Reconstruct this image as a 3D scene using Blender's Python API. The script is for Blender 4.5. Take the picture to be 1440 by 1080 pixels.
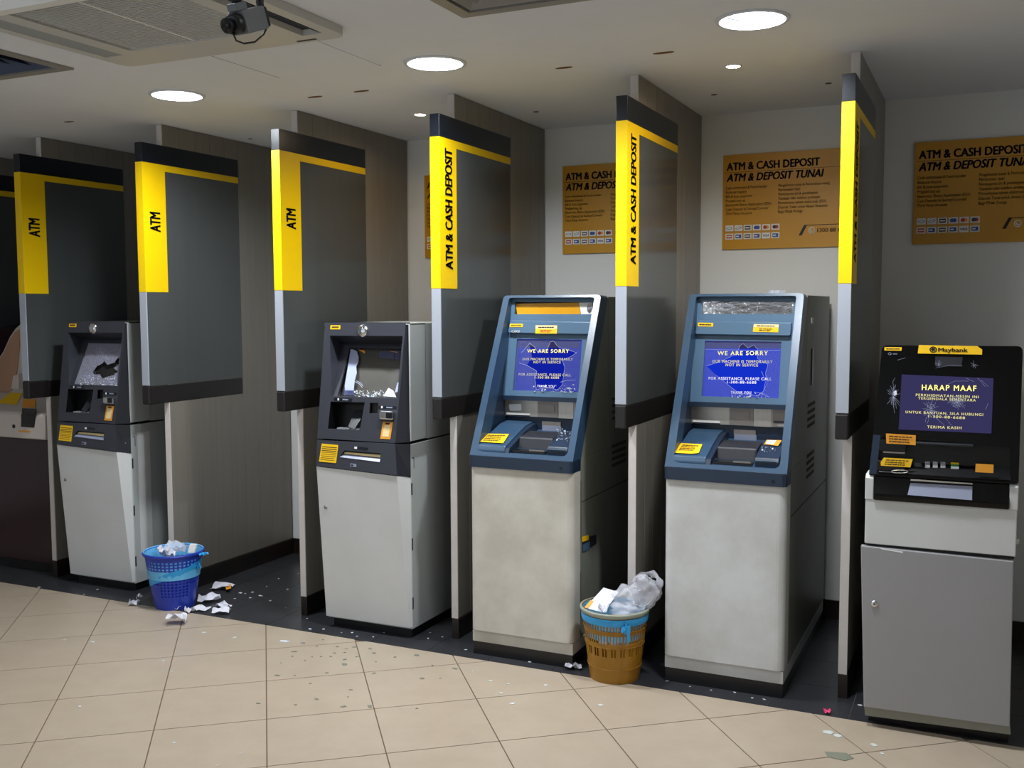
import bpy, bmesh, math, random
from mathutils import Vector as V, Matrix, noise
random.seed(7)
S = bpy.context.scene
COL = S.collection
for o in list(bpy.data.objects): bpy.data.objects.remove(o)

# ------------------------------------------------------------------ camera
FPX = 1423.4
YAW, PITCH, ROLL = -.4386, .0769, .0038
CAM = V((0, -3.9351, 1.55))
cy_, sy_ = math.cos(YAW), math.sin(YAW); cp_, sp_ = math.cos(PITCH), math.sin(PITCH); cr_, sr_ = math.cos(ROLL), math.sin(ROLL)
FH = V((sy_, cy_, 0)); R0 = V((cy_, -sy_, 0)); ZU = V((0, 0, 1))
FW = cp_ * FH - sp_ * ZU; U0 = sp_ * FH + cp_ * ZU
RT = cr_ * R0 - sr_ * U0; UP = sr_ * R0 + cr_ * U0
cd = bpy.data.cameras.new('camera'); co = bpy.data.objects.new('camera', cd); COL.objects.link(co)
cd.sensor_fit = 'HORIZONTAL'; cd.sensor_width = 36; cd.lens = 36 * FPX / 1440; cd.clip_start = .05
M = Matrix.Identity(4)
for i in range(3): M[i][0] = RT[i]; M[i][1] = UP[i]; M[i][2] = -FW[i]; M[i][3] = CAM[i]
co.matrix_world = M
S.camera = co

# ------------------------------------------------------------------ world and exposure
S.view_settings.view_transform = 'Standard'; S.view_settings.look = 'None'; S.view_settings.gamma = 1
S.view_settings.use_curve_mapping = False
S.view_settings.exposure = 0.0
W = bpy.data.worlds.new('front_fill'); S.world = W; W.use_nodes = True  # added even cool fill that enters through the shop front
W.node_tree.nodes['Background'].inputs[0].default_value = (.80, .90, 1.0, 1)
W.node_tree.nodes['Background'].inputs[1].default_value = 1.4
LAMP_POWER = 34.0        # each downlight of the visible row, watts
BACK_POWER = 5.5         # each downlight over the open floor
SPOT_POWER = 2.6

# ------------------------------------------------------------------ rays: a pixel of the photograph becomes a point on a known plane
def ray(u, v): return FW + RT * ((u - 720) / FPX) + UP * ((540 - v) / FPX)
def on(pl, u, v):
    p, n = pl; d = ray(u, v); return CAM + d * ((p - CAM).dot(n) / d.dot(n))
def plane_yz(y0, z0, y1, z1):              # plane containing the x axis and the line (y0,z0)-(y1,z1)
    p = V((0, y0, z0)); d = V((0, y1 - y0, z1 - z0)); n = V((0, -d.z, d.y)).normalized(); return (p, n)
def plane_x(x): return (V((x, 0, 0)), V((1, 0, 0)))
def plane_y(y): return (V((0, y, 0)), V((0, -1, 0)))
GROUND = (V((0, 0, 0)), V((0, 0, 1)))

# ------------------------------------------------------------------ materials
def lin(c):
    return tuple((x / 12.92 if x <= .04045 else ((x + .055) / 1.055) ** 2.4) for x in c)
def hexc(h): return lin(tuple(int(h[i:i + 2], 16) / 255 for i in (0, 2, 4)))
def mat(name, h, rough=.5, metal=0, noise_amt=0, noise_scale=8, bump=0, bump_scale=60, spec=.5, coat=0, h2=None, emit=0, stretch=None, alpha=1):
    m = bpy.data.materials.new(name); m.use_nodes = True
    nt = m.node_tree; b = nt.nodes['Principled BSDF']
    c = hexc(h)
    b.inputs['Base Color'].default_value = (*c, 1); b.inputs['Roughness'].default_value = rough; b.inputs['Metallic'].default_value = metal
    b.inputs['Specular IOR Level'].default_value = spec
    if coat: b.inputs['Coat Weight'].default_value = coat; b.inputs['Coat Roughness'].default_value = .05
    if emit: b.inputs['Emission Color'].default_value = (*c, 1); b.inputs['Emission Strength'].default_value = emit
    if alpha < 1: b.inputs['Alpha'].default_value = alpha
    if noise_amt or bump:
        tc = nt.nodes.new('ShaderNodeTexCoord')
        src = tc.outputs['Object']
        if stretch:
            mp = nt.nodes.new('ShaderNodeMapping'); mp.inputs['Scale'].default_value = stretch
            nt.links.new(src, mp.inputs[0]); src = mp.outputs[0]
    if noise_amt:
        n = nt.nodes.new('ShaderNodeTexNoise'); n.inputs['Scale'].default_value = noise_scale; n.inputs['Detail'].default_value = 6; n.inputs['Roughness'].default_value = .62
        nt.links.new(src, n.inputs['Vector'])
        r = nt.nodes.new('ShaderNodeValToRGB'); r.color_ramp.elements[0].position = .36; r.color_ramp.elements[1].position = .64
        d = hexc(h2) if h2 else tuple(x * .6 for x in c)
        r.color_ramp.elements[0].color = (*[c[i] * (1 - noise_amt) + d[i] * noise_amt for i in range(3)], 1); r.color_ramp.elements[1].color = (*c, 1)
        nt.links.new(n.outputs[0], r.inputs[0]); nt.links.new(r.outputs[0], b.inputs['Base Color'])
    if bump:
        n2 = nt.nodes.new('ShaderNodeTexNoise'); n2.inputs['Scale'].default_value = bump_scale; n2.inputs['Detail'].default_value = 4
        nt.links.new(src, n2.inputs['Vector'])
        bp = nt.nodes.new('ShaderNodeBump'); bp.inputs['Strength'].default_value = bump; bp.inputs['Distance'].default_value = .004
        nt.links.new(n2.outputs[0], bp.inputs['Height']); nt.links.new(bp.outputs[0], b.inputs['Normal'])
    return m
def emat(name, h, s):
    m = bpy.data.materials.new(name); m.use_nodes = True; nt = m.node_tree
    for n in list(nt.nodes): nt.nodes.remove(n)
    e = nt.nodes.new('ShaderNodeEmission'); o = nt.nodes.new('ShaderNodeOutputMaterial')
    e.inputs[0].default_value = (*hexc(h), 1); e.inputs[1].default_value = s; nt.links.new(e.outputs[0], o.inputs[0]); return m
def glassy(name, h, clear, rough=.1, bump=0, scale=30):
    m = bpy.data.materials.new(name); m.use_nodes = True; nt = m.node_tree
    b = nt.nodes['Principled BSDF']; o = nt.nodes['Material Output']
    b.inputs['Base Color'].default_value = (*hexc(h), 1); b.inputs['Roughness'].default_value = rough
    t = nt.nodes.new('ShaderNodeBsdfTransparent'); mx = nt.nodes.new('ShaderNodeMixShader'); mx.inputs[0].default_value = clear
    nt.links.new(b.outputs[0], mx.inputs[1]); nt.links.new(t.outputs[0], mx.inputs[2]); nt.links.new(mx.outputs[0], o.inputs[0])
    if bump:
        n2 = nt.nodes.new('ShaderNodeTexNoise'); n2.inputs['Scale'].default_value = scale; n2.inputs['Detail'].default_value = 5
        tc = nt.nodes.new('ShaderNodeTexCoord'); nt.links.new(tc.outputs['Object'], n2.inputs['Vector'])
        bp = nt.nodes.new('ShaderNodeBump'); bp.inputs['Strength'].default_value = bump; bp.inputs['Distance'].default_value = .01
        nt.links.new(n2.outputs[0], bp.inputs['Height']); nt.links.new(bp.outputs[0], b.inputs['Normal'])
    return m

MT = dict(
    ceiling=mat('ceiling_paint', 'e4e8ee', .85, noise_amt=.12, noise_scale=1.3, spec=.2),
    wall=mat('wall_paint', 'e4e5e4', .6, noise_amt=.08, noise_scale=2, spec=.3),
    grout=mat('grout', '6a5645', .9),
    tile=mat('beige_tile', 'a99b8a', .36, noise_amt=.35, noise_scale=7, h2='9a8b79', spec=.4),
    black_tile=mat('black_tile', '313236', .3, noise_amt=.4, noise_scale=5, h2='26272a', bump=.05, spec=.45),
    black_grout=mat('black_grout', '6e6a64', .8),
    laminate=mat('grey_laminate', '484c4d', .17, noise_amt=.15, noise_scale=1.5, h2='3c4041', spec=.5, stretch=(8, 8, .6)),
    plank=mat('taupe_panel', '7f7a72', .3, noise_amt=.25, noise_scale=3, h2='6b655d', spec=.45, stretch=(14, 14, .5)),
    core=mat('dark_core', '1b1a19', .7),
    post=mat('off_white_edging', 'cfc9c6', .5, noise_amt=.15, noise_scale=20, h2='a89f98'),
    skirt=mat('black_skirting', '171615', .3, noise_amt=.6, noise_scale=9, h2='2e1d12'),
    navy=mat('navy_header', '10151f', .3, spec=.5),
    yellow=mat('yellow_sign', 'efc600', .42, spec=.4),
    silver=mat('silver_edge', 'aab0bc', .4, metal=.15),
    trim=mat('dark_brown_trim', '181414', .45),
    ink=mat('black_ink', '15120e', .6),
    white=mat('white_print', 'eef0f0', .5),
    cabinet=mat('pale_cabinet', 'cdcfd0', .45, noise_amt=.25, noise_scale=3, h2='b6b8b2', spec=.4),
    cabinet_dirty=mat('soiled_cabinet', 'cdcac1', .5, noise_amt=.55, noise_scale=4.5, h2='a9a398', spec=.35),
    cabinet_cool=mat('grey_white_cabinet', 'cdd0d2', .48, noise_amt=.5, noise_scale=3.4, h2='a8a49c', spec=.35),
    side=mat('grey_green_side', 'abb0b0', .4, noise_amt=.2, noise_scale=2, h2='969b9a'),
    side_dark=mat('olive_grey_side', '85877d', .45, noise_amt=.3, noise_scale=2.5, h2='6b6d63'),
    blue=mat('steel_blue_plastic', '304a64', .34, spec=.5, bump=.04, bump_scale=500),
    blue_lt=mat('pale_blue_plastic', '4f6c87', .36, spec=.5),
    blue_dk=mat('dark_blue_plastic', '1b2a3e', .38, spec=.5),
    char=mat('charcoal_plastic', '34363f', .42, spec=.5, bump=.04, bump_scale=400),
    char_dk=mat('dark_charcoal', '23252c', .4),
    black=mat('black_plastic', '0c0d10', .3),
    gloss=mat('black_glass', '050608', .1, spec=.35),
    steel=mat('brushed_steel', 'b9b3aa', .38, metal=.75, noise_amt=.25, noise_scale=6, stretch=(40, 1, 1)),
    steel_dk=mat('dull_steel', '8f8781', .45, metal=.6),
    chrome=mat('chrome', 'd9dade', .12, metal=1),
    mirror=mat('wavy_mirror', 'c9ccd2', .12, metal=1, bump=1.0, bump_scale=22, stretch=(1, 1, 2.2)),
    orange=mat('orange_mirror_film', 'd79a10', .25, noise_amt=.25, noise_scale=5, h2='b87c08'),
    sticker=mat('yellow_sticker', 'f4c414', .5),
    sticker_or=mat('orange_sticker', 'eaa030', .5),
    cream=mat('cream_sticker', 'efd9a0', .5),
    grey_door=mat('silver_grey_door', '9c9ca0', .42, noise_amt=.2, noise_scale=3, h2='8e8e8c', metal=.25),
    tray=mat('frosted_tray', '8a90a6', .3),
    ochre=mat('ochre_board', 'c8911c', .33, noise_amt=.15, noise_scale=2, h2='b57c14', spec=.5),
    ochre_ink=mat('brown_ink', '5a3c08', .6),
    card=mat('white_card', 'e8e6e2', .5), card_blue=mat('card_blue', '2c4f9c', .5), card_red=mat('card_red', 'b5302a', .5), card_dk=mat('card_dark', '2a2a34', .5),
    lcd_dark=emat('lcd_blue', '1222a8', .9), lcd_mid=emat('lcd_blue_bright', '1430c8', 1.0), lcd_grey=emat('lcd_violet_grey', '4a4678', .55),
    lcd_yellow=emat('lcd_yellow', 'fff27a', 1.6), lcd_white=emat('lcd_white', 'f4f2ff', 1.2), lcd_y2=emat('lcd_pale_yellow', 'f0e69a', 1.0),
    pane=glassy('cracked_pane', '6a74b0', .8, .12, .4, 40), pane_white=glassy('crazed_pane', 'a4a4b6', .35, .2, .9, 60),
    shardw=mat('white_glass_crumbs', 'd9e0ea', .25, spec=.6),
    shard=glassy('green_glass_shard', '8f9484', .35, .25), shard_lt=glassy('pale_glass_shard', 'dfe6e6', .3, .1),
    crack=mat('crack_lines', 'b4bad6', .4),
    bin_blue=mat('blue_bin_plastic', '2038a8', .35, spec=.5), liner=glassy('cyan_liner', '6cc0f0', .1, .3, .5, 25), cyan=mat('cyan_plastic_band', '2e9ddc', .4, bump=.4, bump_scale=40),
    bin_yel=glassy('amber_bin_plastic', 'a3741c', .16, .35), rim_clear=glassy('clear_rim', 'a8b4a8', .3, .25),
    bag=glassy('clear_bag', 'e6e8f2', .62, .18, .9, 18), bag_edge=glassy('clear_bag_fold', 'f2f3fa', .2, .2),
    paper=mat('receipt_paper', 'd4d4de', .7, noise_amt=.2, noise_scale=30, h2='cfd0de'),
    lampw=emat('lamp_diffuser', 'f4f8ff', 9.0), lamp_warm=emat('warm_spot_lens', 'ffd9a0', 12.0),
    lampring=mat('lamp_ring', 'd5dae2', .4), reflector=mat('lamp_reflector', 'c8d2de', .35),
    ac=mat('air_conditioner_white', 'c6c6c2', .5), acgrille=mat('grille_grey', '9aa0a2', .5), ac_dark=mat('vent_dark', '1a2030', .6), vent=mat('vent_grey', '8f8d88', .5), vent_blade=mat('vent_blade_blue_grey', '3d4a66', .5),
    cctv=mat('cctv_grey', '6a6d70', .45), cctv_dk=mat('cctv_black', '15171c', .35),
    slot=mat('burnt_brown', '6b4a24', .7), seam=mat('seam_dark', '4a463f', .8),
    a1white=mat('aged_white_plastic', 'c9bfb8', .45), a1beige=mat('beige_panel', 'b98f74', .35, noise_amt=.3, noise_scale=4, h2='9c8478'), a1dark=mat('reflection_tinted_cabinet', '2a141c', .22),  # dark cabinet: maroon tint stands in for red reflections
    green=mat('key_green', '2f8a4a', .4), pink=mat('pink_scrap', 'e0447c', .6), red=mat('red_sticker', 'd02040', .5), steelkey=mat('key_metal', 'c4c6cc', .3, metal=.5),
)

# ------------------------------------------------------------------ mesh helpers (all take world coordinates; a part is stored relative to its thing)
def link(name, bm, m, parent=None, smooth=False, bevel=0, seg=2):
    me = bpy.data.meshes.new(name)
    bmesh.ops.remove_doubles(bm, verts=bm.verts, dist=1e-6)
    bmesh.ops.recalc_face_normals(bm, faces=bm.faces)
    if bevel:
        es = [e for e in bm.edges if len(e.link_faces) == 2 and e.calc_face_angle(0) > .5]
        bmesh.ops.bevel(bm, geom=es, offset=bevel, segments=seg, profile=.5, affect='EDGES', clamp_overlap=True)
    if smooth:
        for f in bm.faces: f.smooth = True
    bm.to_mesh(me); bm.free()
    return link_mesh(name, me, m, parent)
def world_loc(o):
    l = V(o.location)
    while o.parent: o = o.parent; l += o.location
    return l
def link_mesh(name, me, m, parent=None):
    o = bpy.data.objects.new(name, me); COL.objects.link(o)
    for x in (m if isinstance(m, (list, tuple)) else [m]): me.materials.append(x)
    if parent is not None:
        me.transform(Matrix.Translation(-world_loc(parent))); o.parent = parent
    return o
def thing(name, label, cat, loc=(0, 0, 0), group=None):
    o = bpy.data.objects.new(name, None); COL.objects.link(o); o.location = loc; o.empty_display_size = .1
    o['label'] = label; o['category'] = cat
    if group: o['group'] = group
    return o
def tag(o, label, cat, group=None):
    o['label'] = label; o['category'] = cat
    if group: o['group'] = group
    return o
def recenter(o):                            # a one-mesh thing gets its origin at its base
    me = o.data; xs = [v.co for v in me.vertices]
    c = V((sum(v.x for v in xs) / len(xs), sum(v.y for v in xs) / len(xs), min(v.z for v in xs)))
    me.transform(Matrix.Translation(-c)); o.location = c; return o
def struct(o): o['kind'] = 'structure'; return o
def add_box(bm, x0, y0, z0, x1, y1, z1):
    vs = [bm.verts.new((x, y, z)) for x in (x0, x1) for y in (y0, y1) for z in (z0, z1)]
    for f in ((0, 1, 3, 2), (4, 6, 7, 5), (0, 4, 5, 1), (2, 3, 7, 6), (0, 2, 6, 4), (1, 5, 7, 3)): bm.faces.new([vs[i] for i in f])
def box(name, x0, y0, z0, x1, y1, z1, m, parent=None, bevel=0):
    bm = bmesh.new(); add_box(bm, x0, y0, z0, x1, y1, z1); return link(name, bm, m, parent, bevel=bevel)
def add_prism(bm, pts, vec):
    a = [bm.verts.new(p) for p in pts]; b = [bm.verts.new(V(p) + V(vec)) for p in pts]; n = len(a)
    bm.faces.new(a); bm.faces.new(b[::-1])
    for i in range(n): bm.faces.new((a[i], b[i], b[(i + 1) % n], a[(i + 1) % n]))
def prism(name, pts, vec, m, parent=None, bevel=0, smooth=False):
    bm = bmesh.new(); add_prism(bm, [V(p) for p in pts], V(vec)); return link(name, bm, m, parent, smooth, bevel)
def yzprism(name, x0, x1, prof, m, parent=None, bevel=0):
    return prism(name, [(x0, y, z) for y, z in prof], (x1 - x0, 0, 0), m, parent, bevel)
def rounded(pts, r, n=5):                   # round the corners of a planar polygon
    out = []; N = len(pts); pts = [V(p) for p in pts]
    rs = r if isinstance(r, (list, tuple)) else [r] * N
    for i in range(N):
        p, a, b = pts[i], pts[i - 1], pts[(i + 1) % N]
        if rs[i] <= 0: out.append(p); continue
        da, db = (a - p).normalized(), (b - p).normalized()
        s, e = p + da * rs[i], p + db * rs[i]
        for k in range(n + 1):
            t = k / n; out.append(s * (1 - t) ** 2 + p * 2 * t * (1 - t) + e * t * t)
    return out
def plate(name, outer, holes, vec, m, parent=None):      # planar plate with holes and thickness
    bm = bmesh.new(); loops = []
    for L in [outer] + list(holes):
        vs = [bm.verts.new(p) for p in L]; loops.append(vs)
    es = []
    for L in loops:
        for i in range(len(L)): es.append(bm.edges.new((L[i], L[(i + 1) % len(L)])))
    r = bmesh.ops.triangle_fill(bm, use_beauty=True, use_dissolve=False, edges=es)
    bm.verts.index_update()
    tris = [[v for v in f.verts] for f in bm.faces]
    mp = {}
    for L in loops:
        for v in L: mp[v] = bm.verts.new(v.co + V(vec))
    for t in tris: bm.faces.new([mp[v] for v in t[::-1]])
    for L in loops:
        for i in range(len(L)):
            a, b = L[i], L[(i + 1) % len(L)]
            bm.faces.new((a, b, mp[b], mp[a]))
    return link(name, bm, m, parent)
def tube(name, pts, r, m, parent=None, n=8, closed=False):
    bm = bmesh.new(); add_tube(bm, pts, r, n, closed); return link(name, bm, m, parent, smooth=True)
def add_tube(bm, pts, r, n=8, closed=False):
    pts = [V(p) for p in pts]; rings = []; N = len(pts)
    for i, p in enumerate(pts):
        if closed: d = pts[(i + 1) % N] - pts[i - 1]
        else: d = pts[min(i + 1, N - 1)] - pts[max(i - 1, 0)]
        d.normalize(); a = d.orthogonal().normalized() if i == 0 else (prev - d * prev.dot(d)).normalized()
        prev = a; b = d.cross(a); rr = r[i] if isinstance(r, (list, tuple)) else r
        rings.append([bm.verts.new(p + (a * math.cos(t) + b * math.sin(t)) * rr) for t in [2 * math.pi * k / n for k in range(n)]])
    for i in range(N if closed else N - 1):
        A, B = rings[i], rings[(i + 1) % N]
        for k in range(n): bm.faces.new((A[k], A[(k + 1) % n], B[(k + 1) % n], B[k]))
    if not closed: bm.faces.new(rings[0][::-1]); bm.faces.new(rings[-1])
def lathe(name, c, prof, m, parent=None, n=32, axis='z', cap=False):
    bm = bmesh.new(); rings = []
    for r, h in prof:
        ring = []
        for k in range(n):
            a = 2 * math.pi * k / n
            q = V((r * math.cos(a), r * math.sin(a), h))
            if axis == 'y': q = V((q.x, h, q.y))
            ring.append(bm.verts.new(V(c) + q))
        rings.append(ring)
    for A, B in zip(rings, rings[1:]):
        for k in range(n): bm.faces.new((A[k], A[(k + 1) % n], B[(k + 1) % n], B[k]))
    if cap: bm.faces.new(rings[0]); bm.faces.new(rings[-1])
    return link(name, bm, m, parent, smooth=True)
def sheet(name, pl, px, m, parent, lift=.0008, thick=.0006, r=0):      # thin flat thing lying on a plane, given by its corners
    n = pl[1]; n = n if n.dot(CAM - pl[0]) > 0 else -n
    pts = [on(pl, *p) + n * lift for p in px]
    if r: pts = rounded(pts, r, 3)
    return prism(name, pts, n * -thick if lift > thick else n * thick, m, parent)
_txt = {}
def text_mesh(s, bold, shear, space=1.0):
    k = (s, bold, shear, space)
    if k not in _txt:
        cu = bpy.data.curves.new('t', 'FONT'); cu.body = s; cu.size = 1; cu.shear = shear; cu.resolution_u = 3; cu.extrude = .004; cu.space_character = space
        ob = bpy.data.objects.new('t', cu); me = bpy.data.meshes.new_from_object(ob)
        bpy.data.objects.remove(ob); bpy.data.curves.remove(cu)
        if bold:                            # heavier strokes: the outline struck several times, slightly apart
            bm = bmesh.new()
            for dx, dy in ((-bold, 0), (bold, 0), (0, bold * .5), (0, -bold * .5)):
                n0 = len(bm.verts); bm.from_mesh(me); bm.verts.ensure_lookup_table()
                for v in bm.verts[n0:]: v.co.x += dx; v.co.y += dy
            bm.to_mesh(me); bm.free()
        _txt[k] = me
    return _txt[k].copy()
def text(name, s, p0, xdir, ydir, width, height, m, parent, bold=.0, shear=0, space=1.0):
    me = text_mesh(s, bold, shear, space)
    xs = [v.co.x for v in me.vertices]; ys = [v.co.y for v in me.vertices]
    x0, x1 = min(xs), max(xs); y0, y1 = 0, max(ys)
    X = V(xdir).normalized(); Y = V(ydir).normalized(); Zd = X.cross(Y)
    sx = width / (x1 - x0); sy = height / (y1 - y0)
    for v in me.vertices:
        c = v.co; v.co = V(p0) + X * ((c.x - x0) * sx) + Y * (c.y * sy) + Zd * (.0012 + c.z * .06)
    me.materials.clear()
    return link_mesh(name, me, m, parent)
def textpx(name, s, pl, a, b, hpx, m, parent, bold=.0, shear=0, D=V((0, 0, 0)), lift=0, space=1.0):
    n = pl[1]; n = n if n.dot(CAM - pl[0]) > 0 else -n
    p0 = on(pl, *a); p1 = on(pl, *b); X = (p1 - p0); w = X.length; Y = n.cross(X).normalized()
    h = hpx * (p0 - CAM).dot(FW) / FPX
    return text(name, s, p0 + n * lift, X, Y, w, h, m, parent, bold, shear, space)
def lines_on(name, pl, quad, rows, m, parent, lift=.0016, frac=.5, margin=.1, seed=1, r0=.12, r1=.9):   # rows of fine print too small to read
    rnd = random.Random(seed); n = pl[1]; n = n if n.dot(CAM - pl[0]) > 0 else -n
    A, B, Cc, Dd = [on(pl, *p) + n * lift for p in quad[:4]]
    bm = bmesh.new()
    for i in range(rows):
        t = r0 + (r1 - r0) * (i + .5) / rows; h = (r1 - r0) / rows * frac / 2
        u = margin
        end = 1 - margin - rnd.random() * .15
        while u < end:
            w = .05 + rnd.random() * .12; u2 = min(u + w, end)
            P = lambda s, q: (A * (1 - s) + B * s) * (1 - q) + (Dd * (1 - s) + Cc * s) * q
            f = [bm.verts.new(P(*x)) for x in ((u, t - h), (u2, t - h), (u2, t + h), (u, t + h))]; bm.faces.new(f)
            u = u2 + .02
    o = link(name, bm, m, parent); o['kind'] = 'stuff'; return o
def crop(ox, oy, s): return lambda a, b: (ox + a / s, oy + b / s)
def quadpx(c, *p): return [c(*q) for q in p]

# ------------------------------------------------------------------ the room
ZC, YB, YF = 2.5016, 1.1816, -.063
XL, XR, YN = -6.6, 1.75, -4.7
floor = struct(box('floor', XL, YN, -.12, XR, YB, -.004, MT['grout']))
TH = .6784; TS = .4035; OA, OB = -2.4921, 1.9699
ct, st = math.cos(TH), math.sin(TH)
def clip(poly, ax, val, keep_less):
    out = []
    for i in range(len(poly)):
        a, b = poly[i], poly[(i + 1) % len(poly)]
        ia = (a[ax] <= val) == keep_less; ib = (b[ax] <= val) == keep_less
        if ia: out.append(a)
        if ia != ib:
            t = (val - a[ax]) / (b[ax] - a[ax]); out.append(a + (b - a) * t)
    return out
g = .0022
for i in range(-16, 22):
    for j in range(-16, 26):
        u0, v0 = OA + i * TS, OB - j * TS
        q = []
        for du, dv in ((g, g), (TS - g, g), (TS - g, TS - g), (g, TS - g)):
            uu, vv = u0 + du, v0 - dv
            q.append(V((ct * uu - st * vv, st * uu + ct * vv, 0)))
        for ax, val, less in ((1, YF - .001, True), (1, YN + .3, False), (0, XL + .4, False), (0, XR - .1, True)):
            if q: q = clip(q, ax, val, less)
        if len(q) > 2:
            area = abs(sum(q[k].x * q[(k + 1) % len(q)].y - q[(k + 1) % len(q)].x * q[k].y for k in range(len(q)))) / 2
            if area > .0006: prism('tile', q, (0, 0, -.01), MT['tile'], floor)
dark_bed = struct(box('trim_1', XL, YF, -.02, XR, YB, -.003, MT['black_grout']))
BT = .3025
for i in range(-15, 14):
    x0 = -2.245 + i * BT
    if x0 + BT < XL + .1 or x0 > XR - .1: continue
    for y0, y1 in ((YF + .001, .237), (.237, .54), (.54, .843), (.843, 1.146), (1.146, YB)):
        box('dark_tile', max(x0, XL) + .0012, y0 + .0012, -.012, min(x0 + BT, XR) - .0012, y1 - .0012, 0, MT['black_tile'], dark_bed)
struct(box('wall_back', XL, YB, -.12, XR, YB + .12, 2.75, MT['wall']))
struct(box('wall_left', XL - .12, YN, -.12, XL, YB + .12, 2.75, MT['wall']))
struct(box('wall_right', XR, YN, -.12, XR + .12, YB + .12, 2.75, MT['wall']))
struct(box('baseboard_back', XL, YB - .012, 0, XR, YB, .095, MT['skirt']))
# unseen shop front behind the viewer, its glazed span shaped to steer the fill
bm = bmesh.new(); add_box(bm, XL, YN - .1, -.12, -1.3, YN, .12); add_box(bm, XL, YN - .1, .12, -5.3, YN, 2.42); add_box(bm, -1.3, YN - .1, -.12, XR, YN, 2.75)
sill = struct(link('wall_front', bm, MT['wall']))
struct(box('trim_2', XL, YN - .1, 2.42, -1.3, YN, 2.75, MT['wall']))
win = struct(box('window_1', -5.3, YN - .055, .12, -1.3, YN - .045, 2.42, glassy('shop_glass', '101418', .85, .03)))
for x in (-5.2, -3.3, -1.4): box('mullion', x - .03, YN - .09, .12, x + .03, YN - .01, 2.42, MT['trim'], win)

LAMPS = [(-3.327, -.375), (-1.99, -.391), (-.74, -.455)]
LAMPS_BACK = [(x, y) for y in (-1.9, -3.3) for x in (-3.3, -1.98, -.72)]
SPOTS = [(-2.58, .504), (-.947, .171)]
circ = lambda c, r, z=ZC, n=40: [V((c[0] + r * math.cos(2 * math.pi * k / n), c[1] + r * math.sin(2 * math.pi * k / n), z)) for k in range(n)]
rect = lambda x0, y0, x1, y1, z=ZC: [V((x0, y0, z)), V((x1, y0, z)), V((x1, y1, z)), V((x0, y1, z))]
VENTS = [(-3.90, -1.53, -3.32, -.95), (-1.59, -1.495, -1.01, -.915)]
holes = [circ(c, .105) for c in LAMPS + LAMPS_BACK] + [circ(c, .027, n=20) for c in SPOTS] + [rect(a + .03, b + .03, c - .03, d - .03) for a, b, c, d in VENTS]
ceiling = struct(plate('ceiling', rect(XL, YN, XR, YB), holes, (0, 0, .12), MT['ceiling']))
box('void_board', XL, YN, ZC + .121, XR, YB, ZC + .14, MT['core'], ceiling)
# access hatch and small burnt slots in the ceiling board
plate('access_hatch', rect(-2.69, -.875, -2.205, -.455, ZC - .003), [], (0, 0, .004), MT['ceiling'], ceiling)
box('hatch_gap', -2.698, -.88, ZC - .0015, -2.69, -.452, ZC + .003, MT['seam'], ceiling)
box('hatch_gap', -2.698, -.455, ZC - .0012, -2.2, -.4515, ZC + .003, MT['seam'], ceiling)
for (u, v, w, h) in ((933, 74, .062, .012), (793, 95, .055, .012), (508, 128, .06, .012), (443, 136, .06, .012), (754, 157, .02, .012), (97, 171, .05, .01), (1165, 117, .02, .012), (1004, 133, .02, .01), (352, 195, .02, .01)):
    p = on((V((0, 0, ZC)), V((0, 0, 1))), u, v)
    if h == .012 and w > .03: k = math.radians(20)
    else: k = 0
    prism('slot', [p + V((math.cos(t) * w / 1.5, math.sin(t) * h, -.002)) for t in [2 * math.pi * i / 14 for i in range(14)]], (0, 0, .004), MT['slot'] if w > .03 else MT['seam'], ceiling)

def downlight(x, y, label, power):
    t = thing('ceiling_downlight', label, 'ceiling light', (x, y, ZC), 'round ceiling downlights')
    lathe('trim_ring', (x, y, ZC), [(.104, -.001), (.104, -.006), (.12, -.006), (.124, 0), (.104, -.001)], MT['lampring'], t, 40)
    lathe('reflector', (x, y, ZC), [(.105, -.004), (.102, .002), (.083, .032), (.081, .036)], MT['reflector'], t, 40)
    lathe('baffle', (x, y, ZC), [(.084, .033), (.084, .020), (.080, .020), (.080, .033)], MT['vent'], t, 40)
    lathe('diffuser', (x, y, ZC), [(.0005, .034), (.083, .034), (.083, .038), (.0005, .038)], MT['lampw'], t, 40)
    ld = bpy.data.lights.new('downlight', 'AREA'); ld.shape = 'DISK'; ld.size = .16; ld.energy = power; ld.color = (.93, .97, 1)
    lo = bpy.data.objects.new('downlight', ld); COL.objects.link(lo); lo.parent = t; lo.location = (0, 0, .031)
    return t
names = ['round downlight in the ceiling in front of the empty booth', 'round downlight in the ceiling in front of the charcoal machine with the open screen', 'round downlight in the ceiling in front of the blue machines, largest of the three']
for (x, y), l in zip(LAMPS, names): downlight(x, y, l, LAMP_POWER)
for (x, y) in LAMPS_BACK: downlight(x, y, f'round downlight over the open floor, {"second" if y > -2.5 else "third"} row out from {"the empty booth" if x < -3 else "the open screen machine" if x < -1.5 else "the mirror strip machine"}', BACK_POWER)
for (x, y), l in zip(SPOTS, ['tiny warm spotlight over the booth of the charcoal machine with the open screen', 'tiny warm spotlight over the booth of the blue machine beside the black one']):
    t = thing('ceiling_spotlight', l, 'spotlight', (x, y, ZC), 'tiny warm ceiling spotlights')
    lathe('trim_ring', (x, y, ZC), [(.026, -.001), (.026, -.004), (.033, -.004), (.035, 0)], MT['lampring'], t, 24)
    lathe('lens', (x, y, ZC), [(.0005, .004), (.026, .004), (.026, .007), (.0005, .007)], MT['lamp_warm'], t, 24)
    ld = bpy.data.lights.new('spot', 'AREA'); ld.shape = 'DISK'; ld.size = .04; ld.energy = SPOT_POWER; ld.color = (1, .78, .5)
    lo = bpy.data.objects.new('spot', ld); COL.objects.link(lo); lo.parent = t; lo.location = (0, 0, .002)

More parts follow.
